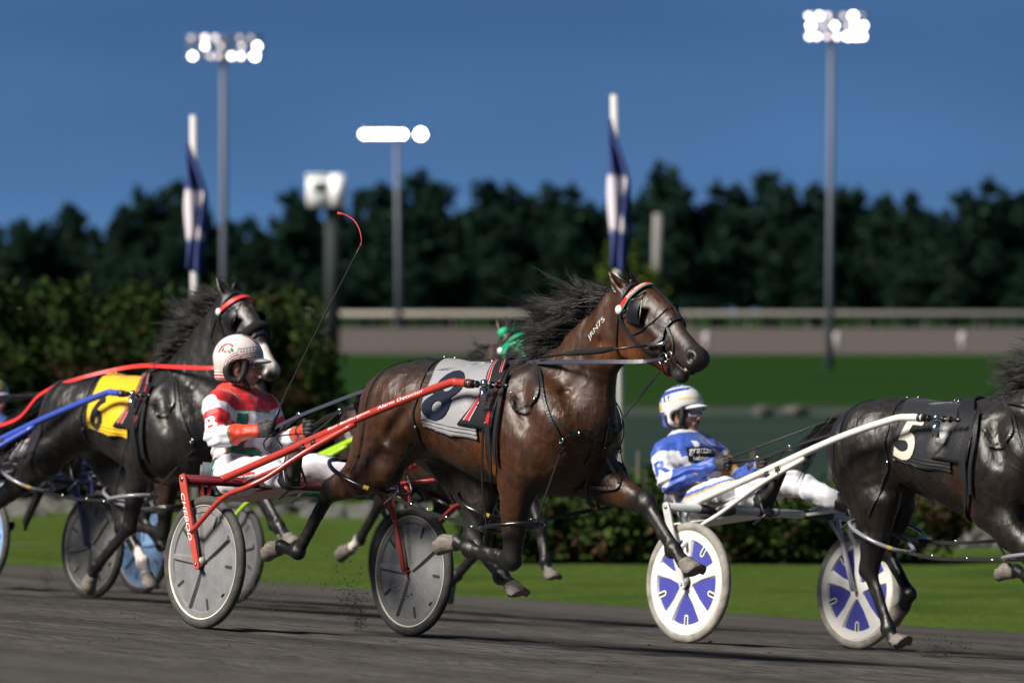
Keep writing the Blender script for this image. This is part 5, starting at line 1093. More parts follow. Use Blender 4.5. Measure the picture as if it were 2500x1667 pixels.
# ================================================================== THE TEAMS
def shifted(J, dx):
    D = A(dx, 0, 0); o = {}
    for k, v in J.items():
        if isinstance(v, list) and isinstance(v[0], tuple) and len(v[0]) == 3: o[k] = [(t[0]+D, t[1], t[2]) for t in v]
        elif k == 'ears': o[k] = [(a+D, b+D) for a, b in v]
        elif isinstance(v, list): o[k] = [p+D for p in v]
        elif isinstance(v, dict): o[k] = {a: b+D for a, b in v.items()}
        else: o[k] = v+D
    return o
def copyJ(J): return shifted(J, 0.)
def turn_head(J, pivot, ang_down, ang_left=0., move=(0, 0, 0)):
    """rotate the whole head about the poll"""
    cy, sy = math.cos(ang_down), math.sin(ang_down); Ry = np.array([[cy, 0, sy], [0, 1, 0], [-sy, 0, cy]])
    cz, sz = math.cos(ang_left), math.sin(ang_left); Rz = np.array([[cz, -sz, 0], [sz, cz, 0], [0, 0, 1]]); R = Rz@Ry; T = lambda p: pivot+R@(p-pivot)+A(*move)
    J['head'] = [(T(a), b, c) for a, b, c in J['head']]
    for k in ('nose', 'chin', 'cheek', 'poll'): J[k] = T(J[k])
    J['jaw'] = [T(p) for p in J['jaw']]; J['ears'] = [(T(a), T(b)) for a, b in J['ears']]; return R
JA = horse_pose_A(FA)
JA0 = copyJ(JA)
SP = sulky_pts(FA)
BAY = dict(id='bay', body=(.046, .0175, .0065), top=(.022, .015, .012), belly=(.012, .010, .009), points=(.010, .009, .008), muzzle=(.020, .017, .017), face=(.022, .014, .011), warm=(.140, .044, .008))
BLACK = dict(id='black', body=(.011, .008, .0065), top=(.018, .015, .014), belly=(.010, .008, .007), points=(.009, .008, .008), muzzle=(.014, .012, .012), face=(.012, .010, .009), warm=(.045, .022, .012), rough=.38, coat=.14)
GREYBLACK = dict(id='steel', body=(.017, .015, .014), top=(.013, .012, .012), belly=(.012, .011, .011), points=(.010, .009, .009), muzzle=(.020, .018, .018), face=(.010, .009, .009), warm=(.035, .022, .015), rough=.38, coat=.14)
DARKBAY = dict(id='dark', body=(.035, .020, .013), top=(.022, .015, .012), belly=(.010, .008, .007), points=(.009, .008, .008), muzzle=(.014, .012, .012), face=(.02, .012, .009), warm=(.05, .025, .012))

def mane(o, J, L=.27, n=620, seed=1, spread=.55, mat=None):
    N = J['neck']; R = []
    for p, hh, w_ in N[1:]:
        pass
    R = [N[i][0]+unit(N[i][0]*0+crest_n(N, i))*(N[i][1]*.93) for i in range(0, len(N))]
    mat = mat or M('mane_black', (.010, .009, .009), .38, var=.3, vs=20)
    strands('mane', R, o, mat, n, L, [A(-.9, -.25, -.05), A(-.95, -.2, .15), A(-.93, -.1, .24), A(-.92, 0, .30), A(-.9, 0, .25)], .0034, .16, seed, spread=spread, grav=.10, envl=[(0, .35), (.25, .75), (.5, 1.15), (.8, 1.0), (.9, .6), (1, .3)])
    strands('mane_underlayer', [r-A(0, .02, .02) for r in R], o, mat, n//2, L*.55, [A(-.8, -.5, -.2), A(-.8, -.5, .05), A(-.7, -.4, .2), A(-.7, -.2, .3)], .006, .12, seed+9, spread=spread, grav=.2)
    strands('forelock', [J['poll']+A(.03, -.03, .02), J['poll']+A(.04, .03, .02)], o, mat, 60, .10, [A(-.3, 0, .3), A(.5, 0, .1)], .003, .1, seed+1)
def crest_n(N, i):
    a, b = N[max(i-1, 0)][0], N[min(i+1, len(N)-1)][0]; t = unit(b-a); n = A(-t[2], 0, t[0]); return n if n[2] > 0 else -n
def tail(o, J, L=.8, n=260, seed=5, dirs=None, mat=None):
    d = J['torso'][0][0]+A(-.06, 0, J['torso'][0][1]*.7); mat = mat or M('mane_black', (.010, .009, .009), .38, var=.3, vs=20)
    strands('tail', [d+A(.04, 0, .0), d+A(-.10, 0, -.03), d+A(-.22, 0, -.10)], o, mat, n, L, dirs or [A(-.8, 0, -.35), A(-.75, 0, -.5)], .006, .06, seed, spread=.28, grav=.22)

# ------------------------------------------------ lead team: brown horse 8, red cart
HA, VA, FAc, TA = build_horse('horse', FA, JA, 'brown horse in front with red headband and pale grey number 8 cloth', BAY, h=.009)
tipA = SP['shaft'][-1]
harness(HA, TA, JA, 0., '8', (.28, .28, .295), (.015, .017, .03), dict(id='A', trim=(.42, .01, .02), tip=tipA, hob=(.010, .010, .011), ns=.92, nh=.32, nu=.34, shear=.24))
hA = bridle(HA, TA, JA, dict(id='A', brow=(.62, .025, .02), brow2=(.0, .22, .14), browtext='BAILLARGEON', chinred=1))
mane(HA, JA, .33, 4400, 3, .5); tail(HA, JA, .45, 300, 5, [A(.12, .35, -.9), A(.15, .3, -1)])
V, F, sz = text2d('JRN75', 1)
pa, pb = LP(1421, 826, -.13), LP(1462, 775, -.12); dA = pb-pa; upA = unit(np.cross(A(0, -1, 0), unit(dA))); upA = upA if upA[2] > 0 else -upA
decal('freeze_brand', V, F, lambda x, y: nrm_off(TA, (pa+pb)/2+dA*(x/sz[0])+upA*y/sz[1]*.042, .0035)[0], M('brand_white', (.55, .52, .50), .8), HA)
# check rod along the neck, and the tie from chin to chest
one('check_rod', M('bar_dark', (.05, .05, .05), .3, .8), lambda m: m.tube([LP(1312, 874, -.16), LP(1400, 862, -.19), LP(1500, 852, -.19), LP(1578, 843, -.13)], .006, 8), HA)
one('check_sleeve', M('fleece_black', (.010, .010, .010), .95, bump=1., bs=120), lambda m: m.tube([LP(1382, 864, -.188), LP(1410, 860, -.192), LP(1440, 858, -.193), LP(1470, 855, -.192), LP(1495, 852, -.19)], [.012, .017, .016, .018, .011], 10), HA)
one('check_tube', M('steel', (.5, .5, .5), .25, 1.), lambda m: m.tube([LP(1572, 844, -.13), LP(1612, 841, -.10), LP(1630, 832, -.085)], .009, 8), HA)
rein('tie_down', [LP(1612, 905, -.03), LP(1580, 945, -.02), LP(1518, 1024, -.03)], M('leather', (.012, .012, .013), .42), HA, .016)
RED = dict(id='red', frame=(.44, .045, .032), cross=(.15, .014, .020), fork=(.46, .065, .042), tyre=(.048, .046, .044), rim=(.66, .64, .54), disc=(.185, .186, .192), spoke=(.19, .19, .196), dirt=.20, sticker=1, rot=.55)  # cross: frame red darkened, the beam's shadow put into its colour
CA = sulky('racing_cart', FA, 'red racing cart with grey disc wheels behind the brown horse', RED, SP)
def along(pts, s0, s1, r, face, h_, txt, mat, parent, nm='lettering', div=1):
    P = spline(pts, 12); d = np.r_[0, np.cumsum(np.linalg.norm(np.diff(P, axis=0), axis=1))]; d /= d[-1]; V, F, sz = text2d(txt, div)
    def fn(x, y):
        s = s0+(s1-s0)*(x/sz[0]+.5); p = A(*[np.interp(s, d, P[:, k]) for k in range(3)]); q = A(*[np.interp(min(s+.01, 1), d, P[:, k]) for k in range(3)])
        t = unit(q-p); n_ = unit(face-t*(face@t)); b = np.cross(t, n_); b = b if b[2] > 0 else -b; a = y/sz[1]*h_/r; return p+n_*(r+.0012)*math.cos(a)+b*(r+.0012)*math.sin(a)
    return decal(nm, V, F, fn, mat, parent)
lw = M('letter_white', (.85, .85, .85), .5)
fkA = [c for c in CA.children if c.name.startswith('fork')][0]; V, F, sz = text2d('CHEBOD', 0, .3); f0, f1 = A(-.165, -.768, .75), A(-.045, -.768, .44); fd = unit(f1-f0); fs = np.cross(fd, A(0, 1, 0)); fs = fs if fs[0] > 0 else -fs
shA = [c for c in CA.children if c.name.startswith('shaft')][0]
decal('lettering', V, F, lambda x, y: (f0+f1)/2+fd*x/sz[0]*.27+fs*y/sz[1]*.030, lw, fkA)
along(SP['shaft'], .475, .635, .0215, A(0, -1, .25), .018, 'Ben Baillargeon', lw, shA); along(SP['shaft'], .665, .835, .0215, A(0, -1, .25), .018, 'Alarm Detector', lw, shA)

# ------------------------------------------------ white team: black horse 5
YB = 33.5; XB = (1673-1250)/FPX*YB; cB, sB = math.cos(math.radians(41)), math.sin(math.radians(41))
FB = Frame(XB+.705*cB, YB+.705*sB, 41); PB = FB.P
SPB = dict(shaft=[PB(1672, 1238, -.51), PB(1850, 1158, -.47), PB(2040, 1072, -.425), PB(2175, 1025, -.375), PB(2215, 1019, -.365), PB(2254, 1020, -.36)],
           brace=[PB(1965, 1118, -.44), PB(1860, 1180, -.49), PB(1760, 1252, -.55), PB(1710, 1285, -.62), PB(1665, 1335, -.765)])
WHITE = dict(id='white', frame=(.72, .72, .66), cross=(.42, .45, .46), fork=(.50, .52, .52), tyre=(.24, .23, .20), rim=(.66, .63, .54), disc=(.055, .060, .32), spoke=(.74, .73, .69), dirt=.05, rot=.35, hub=(.45, .45, .44))
CB = sulky('racing_cart', FB, 'white racing cart with blue panels between white wheel spokes on the right', WHITE, SPB, 'spoked', cross=1)
dxB = -.05
JB = shifted(JA0, dxB)
JB['nh'] = dict(hip=JB['nh']['hip']+A(.02, 0, 0), sti=PB(2150, 1225, -.15), hock=PB(2122, 1392, -.13), fet=PB(2170, 1535, -.12), cor=PB(2182, 1560, -.12), sole=PB(2200, 1583, -.12))
JB['fh'] = dict(hip=JB['fh']['hip'], sti=PB(2185, 1235, .15), hock=PB(2165, 1345, .12), fet=PB(2222, 1450, .11), cor=PB(2208, 1478, .11), sole=PB(2180, 1490, .11))
JB['nf'] = dict(JB['nf'], knee=PB(2612, 1440, -.13), fet=PB(2510, 1408, -.12), cor=PB(2480, 1392, -.12), sole=PB(2448, 1378, -.12))
HB, VB, FBc, TB = build_horse('horse', FB, JB, 'black horse cut by the right edge with black number 5 cloth', BLACK, h=.010, white=())
harness(HB, TB, JB, dxB, '5', (.016, .016, .018), (.62, .57, .48), dict(id='B', tip=SPB['shaft'][-1], hob=(.20, .20, .23), nu=.26, ns=.72, nh=.32, nv=.315, shear=.10))
bridle(HB, TB, JB, dict(id='B', brow=(.05, .05, .06)))
mane(HB, JB, .27, 1800, 13, .42); tail(HB, JB, .32, 400, 15, [A(-.9, .15, -.35), A(-.8, .15, -.6)])

# ------------------------------------------------ blue team: black horse 6 on the left
YC = 38.5; XC = (220-1250)/FPX*YC; cC, sC = math.cos(math.radians(39)), math.sin(math.radians(39))
FC = Frame(XC-.705*cC, YC-.705*sC, 39); PC = FC.P
BLUE = dict(id='blue', frame=(.045, .085, .42), cross=(.020, .030, .12), fork=(.10, .10, .26), tyre=(.05, .05, .045), rim=(.42, .40, .34), disc=(.20, .195, .185), spoke=(.21, .205, .195), dirt=.35, rot=.8)
CC = sulky('racing_cart', FC, 'blue shafted racing cart with one muddy pale grey wheel behind horse 6', BLUE, SP)
dxC = 0.0
JC = shifted(JA0, dxC)
# higher neck, tucked head turned to the viewer
JC['neck'] = [(*pair(FC, (408, 912), (508, 1075)), .15), (*pair(FC, (440, 862), (560, 985)), .125), (*pair(FC, (480, 805), (572, 900)), .10), (*pair(FC, (520, 755), (590, 845)), .085), (*pair(FC, (548, 728), (600, 815)), .08)]
pv = JC['head'][0][0].copy(); turn_head(JC, pv, math.radians(15), math.radians(2), PC(558, 748, 0)-pv)
JC['nf'] = dict(JC['nf'], elb=PC(345, 1120, -.17), knee=PC(316, 1285, -.13), fet=PC(236, 1382, -.12), cor=PC(226, 1402, -.12), sole=PC(210, 1425, -.12))
JC['fh'] = dict(JC['fh'], sti=PC(300, 1150, .16), hock=PC(300, 1285, .12), fet=PC(350, 1370, .11), cor=PC(357, 1400, .11), sole=PC(362, 1440, .11))
JC['nh'] = dict(JC['nh'], sti=PC(115, 1120, -.17), hock=PC(5, 1215, -.13), fet=PC(-70, 1310, -.12), cor=PC(-95, 1312, -.12), sole=PC(-128, 1302, -.12))
Hc = JC['head']
hx = unit(Hc[-1][0]-Hc[1][0]); latC = A(-math.sin(math.radians(2)), math.cos(math.radians(2)), 0); upC = unit(np.cross(hx, latC)); upC = upC if upC[2] > 0 else -upC
wh = [(Hc[1][0]+upC*.14+hx*.05, Hc[1][0]+upC*.135+hx*.09, .032), (Hc[4][0]+upC*.06-hx*.02, JC['nose']+upC*.02, .058), (JC['nose']+upC*.02, JC['nose']-upC*.02, .06), (JC['fh']['fet']+A(0, 0, .04), JC['fh']['sole'], .11)]
HC, VC, FCc, TC = build_horse('horse', FC, JC, 'black horse on the left with yellow number 6 cloth and white nose', GREYBLACK, h=.010, white=wh, lat_head=latC)
harness(HC, TC, JC, dxC, '6', (.80, .50, .010), (.018, .02, .022), dict(id='C', trim=(.42, .01, .02), tip=SP['shaft'][-1], hob=(.22, .21, .24), nu=.27, ns=.62, nh=.28, nv=.345, shear=.05))
bridle(HC, TC, JC, dict(id='C', brow=(.62, .04, .04), roll=1))
mane(HC, JC, .29, 2200, 23, .36); tail(HC, JC, .75, 600, 25, [A(-.9, 0, -.25), A(-.8, 0, -.5)])

# ------------------------------------------------ lime team: dark horse with green hood behind the lead horse
YD = 39.4; XD = (565-1250)/FPX*YD; cD, sD = math.cos(math.radians(37)), math.sin(math.radians(37))
FD = Frame(XD+.705*cD, YD+.705*sD, 37); PD = FD.P
LIME = dict(id='lime', frame=(.36, .62, .02), cross=(.03, .16, .07), fork=(.03, .12, .06), tyre=(.03, .03, .03), rim=(.09, .09, .09), disc=(.10, .105, .11), spoke=(.11, .11, .115), dirt=.2, rot=.2)
SPD = dict(shaft=[p.copy() for p in SP['shaft']], brace=[p.copy() for p in SP['brace']])
CD = sulky('racing_cart', FD, 'lime green racing cart partly hidden behind the red cart', LIME, SPD)
JD = shifted(JA0, -.22)
JD['neck'] = [(p+A(-.02*i, 0, -.0), a, b) for i, (p, a, b) in enumerate(JD['neck'])]
pv = JD['head'][0][0].copy(); turn_head(JD, pv, math.radians(10), 0, A(-.25, 0, .055)); JD['neck'] = [(p+A(-.04*i, 0, .012*i), a, b) for i, (p, a, b) in enumerate(JD['neck'])]
JD['nh'] = dict(JD['nh'], sti=PD(985, 1170, -.16), hock=PD(930, 1225, -.12), fet=PD(878, 1318, -.11), cor=PD(860, 1335, -.11), sole=PD(832, 1338, -.11))
JD['ff'] = dict(JD['ff'], elb=PD(1270, 1180, .15), knee=PD(1318, 1290, .13), fet=PD(1332, 1370, .12), cor=PD(1338, 1392, .12), sole=PD(1346, 1420, .12))
JD['fh'] = dict(JD['fh'], sti=PD(1120, 1180, .16), hock=PD(1070, 1260, .12), fet=PD(1010, 1350, .11), cor=PD(995, 1370, .11), sole=PD(975, 1390, .11))
JD['nf'] = dict(JD['nf'], elb=PD(1200, 1190, -.17), knee=PD(1180, 1330, -.13), fet=PD(1115, 1405, -.12), cor=PD(1100, 1425, -.12), sole=PD(1085, 1448, -.12))
whD = [(JD['nh']['cor']+A(.02, 0, .02), JD['nh']['sole'], .10)]
HD, VD, FDc, TD = build_horse('horse', FD, JD, 'dark horse in a green hood, mostly hidden behind the brown horse', DARKBAY, h=.012, white=whD)
harness(HD, TD, JD, -.22, '', None, None, dict(id='D', tip=SPD['shaft'][-1]+A(-.22, 0, 0)*0, hob=(.02, .02, .02)))
hD = bridle(HD, TD, JD, dict(id='D', brow=(.0, .30, .14)))
# green hood over the forehead and cheeks
Hh = JD['head']; G = np.zeros((9, 15, 3))
for i in range(9):
    for j in range(15):
        a = math.radians(-100+200*j/14); p = hD(-.07+.26*i/8, .13*math.sin(a), .01+.16*math.cos(a)); G[i, j] = nrm_off(TD, p, .012)[0]
grid_obj('hood', G, M('hood_green', (.005, .36, .16), .6, bump=.3, bs=20), HD)
one('hood_ear', M('hood_green', (.005, .36, .16), .6), lambda m: [m.tube([a_+(b_-a_)*.0, a_+(b_-a_)*.5], [.042, .036], 10) for a_, b_ in JD['ears']], HD)
mane(HD, JD, .30, 700, 33, .5)

# ------------------------------------------------ pale blue cart at the far left
YE = 42.0; XE = (343-1250)/FPX*YE; cE, sE = math.cos(math.radians(38)), math.sin(math.radians(38))
FE = Frame(XE-.705*cE, YE-.705*sE, 38)
PALE = dict(id='pale', frame=(.30, .31, .33), cross=(.10, .10, .12), fork=(.12, .12, .14), tyre=(.05, .05, .05), rim=(.45, .45, .45), disc=(.19, .31, .52), spoke=(.20, .33, .55), dirt=.3, rot=.1)
CE = sulky('racing_cart', FE, 'racing cart with light blue disc wheels at the far left', PALE, SP)

JE = shifted(JA0, -.42)
pv = JE['head'][0][0].copy(); JE['neck'] = [(p+A(-.015*i, 0, -.035*i), a, b) for i, (p, a, b) in enumerate(JE['neck'])]; turn_head(JE, pv, math.radians(28), math.radians(12), A(-.06, 0, -.15))
HE, VE, FEc, TE = build_horse('horse', FE, JE, 'dark horse almost wholly hidden behind the black horse 6', dict(DARKBAY, id='hidden'), h=.015)
harness(HE, TE, JE, -.42, '', None, None, dict(id='E', tip=SP['shaft'][-1], hob=(.02, .02, .02)))
bridle(HE, TE, JE, dict(id='E', brow=(.02, .02, .02)))
mane(HE, JE, .26, 400, 43, .5)
# ================================================================== THE DRIVERS
def arm_s(V, J, q):
    a, b, c = J['sho_'+q], J['elb_'+q], J['wri_'+q]; d1, t1 = seg_d(V, a, b); d2, t2 = seg_d(V, b, c); on = np.minimum(d1-.012, d2) < .098
    s = np.where(d1-.0 < d2, np.clip(t1, 0, 1), 1+np.clip(t2, 0, 1.2)); return on, s
WHT = A(.66, .66, .72)
def jacket_A(V, J, t):
    red, grn, wht = A(.56, .012, .020), A(.0, .20, .105), WHT; c = np.tile(wht, (len(V), 1)); y = V[:, 1]; pel, nb = J['pelvis'], J['neck']
    fwd = (V-pel)@unit(A(1, 0, .25))-.35*(t*0)
    z = np.abs(y-(-.075-.03*(1-t))); band = (z < .040) & (t > .1) & (t < .67); c[band] = grn; ed = (np.abs(z-.043) < .0045) & (t > .1) & (t < .67); c[ed] = red*.7
    ar = t-(.10+.10*np.cos(np.clip((y+.02)/.13, -1, 1)*1.57)*(V[:, 0] > pel[0]+.03)); c[(ar < .03)] = grn; c[np.abs(ar-.036) < .010] = red*.7
    c[t < .02] = grn
    yoke = t > .71; c[yoke] = red; c[np.abs(t-.708) < .011] = grn; c[t > .98] = A(.62, .05, .03); c[t > 1.17] = grn
    for q in 'nf':
        on, s = arm_s(V, J, q); on = on & ((s > .12) | (np.abs(y) > .235)); c[on] = wht
        rb = on & (s > .36) & (s < .92); rr = (s < .40) | (s > .86); a, b = J['sho_'+q], J['elb_'+q]; side = ((V-(a+b)/2)@unit(A(-.3, 0, -.1)))
        c[rb] = red; cu = 1.40 if q == 'n' else 1.70; c[on & (s > cu)] = A(.66, .045, .012); c[on & (np.abs(s-cu) < .02)] = grn
    return c
def trousers_A(V, J):
    c = np.tile(WHT, (len(V), 1))
    for q in 'nf':
        for a, b in (('hip_', 'kne_'), ('kne_', 'ank_')):
            d, t = seg_d(V, J[a+q], J[b+q]); on = (t > -.1) & (t < 1.05) & (np.sign(V[:, 1]-J[a+q][1]*.55) == (-1 if q == 'n' else 1)) & (a == 'hip_')
            p = J[a+q]+(J[b+q]-J[a+q])*np.clip(t, 0, 1)[:, None]; h_ = V[:, 2]-p[:, 2]+.0; out = np.abs(V[:, 1]) > np.abs(p[:, 1])
            c[on & out & (np.abs(h_+.012) < .009)] = (.60, .03, .02); c[on & out & (np.abs(h_+.032) < .006)] = (.0, .22, .12)
    return c
def helmet_A(L):
    a, b, z = L.T; c = np.tile(A(.70, .67, .64), (len(L), 1)); r = np.hypot(np.minimum(a-.030, 0)*1.0, z+.035); r = np.where(a > .03, z+.035-.35*(a-.03), r)
    for lo, hi, k in ((.060, .067, (.20, .05, .05)), (.074, .080, (.22, .06, .05)), (.086, .093, (.16, .05, .06)), (.100, .104, (.30, .06, .06))): c[(r > lo) & (r < hi) & (z > -.07)] = k
    c[(r > .1055) & (r < .120) & (a > .0) & (np.sin(a*420) > 0)] = (.25, .40, .34); c[(r > .1205) & (r < .126) & (a > .0)] = (.42, .02, .04)
    q = np.hypot(a+.058, z-.055); an = np.arctan2(z-.055, a+.058); c[(np.abs(q-.050) < .006) & (an > .9) & (an < 3.2)] = (.50, .05, .06); c[(np.abs(q-.033) < .007) & (an > .3) & (an < 2.9)] = (.02, .20, .12); c[(np.abs(q-.016) < .005) & (an > 0)] = (.45, .03, .05)
    for k in (-.052, -.068, -.084): c[(np.abs(z-k) < .0035) & (a < -.05)] = (.40, .05, .05)
    tp = (a > .0) & (z > .12) & (np.abs(np.abs(b)-.030) < .012); c[tp] = (.40, .03, .06); c[(a > .0) & (z > .12) & (np.abs(b) < .008)] = (.05, .22, .20); return c
def jacket_B(V, J, t):
    blue, gold, wht = A(.030, .085, .40), A(.55, .30, .04), WHT; c = np.tile(blue, (len(V), 1)); y = V[:, 1]
    c[(t < .55) & (y > -.02)] = wht; c[(t < .58) & (y < -.10)] = wht; c[np.abs(t-.40) < .012] = gold*.8; c[np.abs(t-.10-.0) < .035] = gold*.6; c[t < .05] = gold; c[(t > .45) & (t < .70) & (y > .07)] = (.70, .30, .01)
    c[(t > .72) & (np.abs(y+.06) < .018) & (t < .84)] = wht
    c[t > 1.03] = A(.55, .55, .58)
    for q in 'nf':
        on, s = arm_s(V, J, q); on = on & ((s > .08) | (np.abs(y) > .225)); c[on] = wht; c[on & (s > 1.06+.12*np.sin(V[:, 2]*20))] = blue; c[on & (s < .16)] = blue
        if q == 'f': c[on & (s > .3) & (s < .9)] = (.66, .32, .03)
    return c
def trousers_B(V, J):
    c = np.tile(WHT, (len(V), 1)); d0, t0 = seg_d(V, J['pelvis'], J['neck']); c[(t0 > .06) & (t0 < .20)] = A(.60, .36, .03)
    for q in 'nf':
        d, t = seg_d(V, J['hip_'+q], J['kne_'+q]); p = J['hip_'+q]+(J['kne_'+q]-J['hip_'+q])*np.clip(t, 0, 1)[:, None]; h_ = V[:, 2]-p[:, 2]; out = (np.abs(V[:, 1]) > np.abs(p[:, 1])) & (t > 0) & (t < 1)
        c[out & (np.abs(h_-.030) < .008)] = (.08, .13, .42); c[out & (np.abs(h_-.014) < .005)] = (.60, .36, .05); c[out & (np.abs(h_+.05) < .028) & (t > .55) & (t < .9)] = (.20, .20, .22)
    return c
def helmet_B(L):
    a, b, z = L.T; c = np.tile(A(.66, .66, .64), (len(L), 1)); c[(z > .118+.30*a) & (np.abs(z-(.150+.2*a)) > .006)] = (.04, .08, .36); q = np.abs(z-(.07+.15*a)); c[(q < .008)] = (.62, .50, .30)
    c[(a < -.09) & (z < .045) & (z > .01)] = (.55, .38, .10); c[(a < -.03) & (z > .06) & (z < .10) & (np.sin(a*150+z*80) > 0)] = (.06, .10, .40); c[(z > .14) & (np.sin(a*210) > .4) & (np.abs(b) < .05)] = (.6, .6, .62)
    c[(a < -.07) & (z < .0)] = (.10, .12, .40); return c
def plainj(base, top):
    def f(V, J, t): c = np.tile(A(*base), (len(V), 1)); c[t > .6] = top; return c
    return f
def pose(P, d, x_off=0.):
    J = {k: P(*v) for k, v in d.items() if k not in ('face', 'hup', 'hand_n', 'hand_f')}
    return J
JDa = dict(head=LP(588, 892, 0), face=A(.72, .62, -.04), hup=A(-.05, 0, 1), neck=LP(574, 962, 0), pelvis=LP(588, 1148, 0), sho_n=LP(532, 992, -.185), sho_f=LP(646, 997, .185), elb_n=LP(530, 1066, -.27), wri_n=LP(628, 1052, -.155),
           elb_f=LP(688, 1085, .27), wri_f=LP(746, 1050, .15), hip_n=LP(575, 1165, -.10)+A(0, 0, 0), hip_f=LP(620, 1165, .10), kne_n=LP(652, 1150, -.25), kne_f=LP(770, 1140, .25), ank_n=LP(700, 1170, -.34), ank_f=A(.16, .34, .84), toe_n=LP(708, 1092, -.34), toe_f=A(.17, .34, 1.01), hand_n=A(.95, .1, .12), hand_f=A(.95, -.05, .15))
JDa['neck'] = JDa['neck']+A(.0, 0, 0); FACE_A = JDa['face']
PA_, jA, jV, jF, HDA = driver(FA, JDa, 'person with white and red helmet and B on sleeve, holding whip and reins', dict(id='A', jacket=jacket_A, trousers=trousers_A, helmet=helmet_A, visor=(.68, .68, .68)))
def sleeve_letter(ch, J, jk, V_, F_, mat, q='n', h_=.095, s=.62, out=A(-.05, -1, .1), w=1., roll=0.):
    tr = bvh(V_, F_); a, b = J['sho_'+q], J['elb_'+q]; c = a*(1-s)+b*s; up = unit(a-b); sd = unit(np.cross(up, -out)); cr, sr = math.cos(roll), math.sin(roll); up, sd = up*cr+sd*sr, sd*cr-up*sr
    sd = sd if sd[0] > 0 else -sd; Vt, Ft, sz = text2d(ch, 2, 0, .03)
    def fn(x, y):
        o_ = c+sd*x/sz[1]*h_*w+up*y/sz[1]*h_; hit = tr.ray_cast(Vector(o_+out*.3), Vector(-out)); 
        return np.array(hit[0])+np.array(hit[1])*.002 if hit[0] is not None else o_
    return decal('letter', Vt, Ft, fn, mat, jk)
sleeve_letter('B', JDa, jA, jV, jF, M('letter_white', (.85, .85, .85), .5), w=1.0, s=.64, out=unit(A(.35, -1, .15)), h_=.105)
lea = M('leather', (.012, .012, .013), .42, bump=.2, bs=80); leb = M('rein_blue', (.030, .034, .055), .45)
# whip
t = thing('whip', 'long thin black whip with red lash, held up by the red driver', 'whip', FA, JDa['grip_n'])
one('stock', M('whip_black', (.02, .02, .02), .5), lambda m: m.tube(spline([LP(655, 1062, -.14), LP(671, 1024, -.14), LP(690, 978, -.14), LP(742, 870, -.13), LP(808, 740, -.12), LP(880, 600, -.10)], 5), [.0095]*7+[.0045]*(25-7+1), 7), t)
one('handle', M('rubber_black', (.012, .012, .012), .5), lambda m: m.tube([LP(653, 1066, -.14), LP(671, 1024, -.14), LP(682, 998, -.14)], [.011, .010, .008], 8), t)
one('lash', M('lash_red', (.45, .03, .03), .5), lambda m: (m.tube(spline([LP(880, 600, -.10), LP(883, 588, -.10), LP(878, 562, -.10), LP(866, 540, -.10), LP(848, 527, -.10), LP(832, 521, -.10)], 4), .0032, 5), m.tube([LP(838, 523, -.10), LP(826, 521, -.10)], [.004, .010], 6), m.ell(LP(881, 597, -.10), .006, nu=8, nv=5)), t)
# reins
gn, gf = JDa['grip_n'], JDa['grip_f']
rn = thing('reins', 'black reins from the red driver to the brown horse bit', 'reins', FA, gn, group='pairs of driving reins')
rein('rein', [gn, LP(732, 1015, -.16), LP(800, 988, -.18), LP(900, 951, -.2), LP(1054, 911, -.18), LP(1140, 896, -.12), LP(1207, 886, -.06), LP(1330, 884, -.15), LP(1450, 883, -.21), LP(1560, 883, -.17), JA['bit_n']], leb, rn, .022)
rein('rein', [gf, LP(830, 1004, .1), LP(893, 988, .12), LP(960, 930, .2), LP(1060, 892, .16), LP(1207, 880, .06), LP(1350, 872, .17), LP(1500, 870, .18), JA['bit_f']], lea, rn, .018, (0, 1, .3))
rein('hand_loop', [gn+A(-.03, 0, -.02), LP(668, 1058, -.10), LP(700, 1038, -.08), LP(732, 1013, -.16)], lea, rn, .030)
rein('hand_loop', [gn, LP(700, 1030, -.12), LP(728, 1018, -.15), LP(732, 1013, -.16)], lea, rn, .012)
rein('hand_loop', [gf, LP(800, 1015, .11), LP(830, 1004, .1)], lea, rn, .010); rein('hand_loop', [gf+A(-.02, 0, -.05), LP(765, 1058, .12), LP(800, 1030, .11), LP(830, 1004, .1)], lea, rn, .010)
rein('loose_end', [gn+A(-.02, 0, -.04), LP(645, 1080, -.12), LP(648, 1095, -.11), LP(662, 1112, -.10)], lea, rn, .010)
rein('loose_end', [gf+A(-.02, 0, -.03), LP(680, 1066, -.02), LP(690, 1090, -.0)], lea, rn, .008)
one('rein_clip', M('chrome', (.85, .84, .82), .12, 1.), lambda m: [ring(m, p, .013, .004, (0, 1, .2), 10) for p in (LP(728, 1013, -.16), LP(828, 1003, .1))], rn)

def PBv(*a): return FB.P(*a)
JDb = dict(head=PBv(1670, 1008, 0), face=A(.98, .22, .06), hup=A(-.12, 0, 1), neck=PBv(1672, 1072, 0), pelvis=PBv(1705, 1218, 0), sho_n=PBv(1622, 1112, -.185), sho_f=PBv(1742, 1108, .185), elb_n=PBv(1632, 1178, -.27), wri_n=PBv(1742, 1135, -.13),
           elb_f=PBv(1800, 1172, .27), wri_f=PBv(1850, 1138, .14), hip_n=PBv(1695, 1228, -.10), hip_f=PBv(1740, 1228, .10), kne_n=PBv(1772, 1195, -.25), kne_f=PBv(1935, 1180, .27), ank_n=PBv(1856, 1218, -.34), ank_f=PBv(2050, 1225, .34), toe_n=PBv(1880, 1160, -.34), toe_f=PBv(2065, 1172, .34), hand_n=A(.95, .1, .10), hand_f=A(.95, -.05, .12))
PB_, jB, jV, jF, HDB = driver(FB, JDb, 'person with white and blue helmet, goggles and R on sleeve', dict(id='B', jacket=jacket_B, trousers=trousers_B, helmet=helmet_B, visor=(.68, .68, .68), goggles=1))
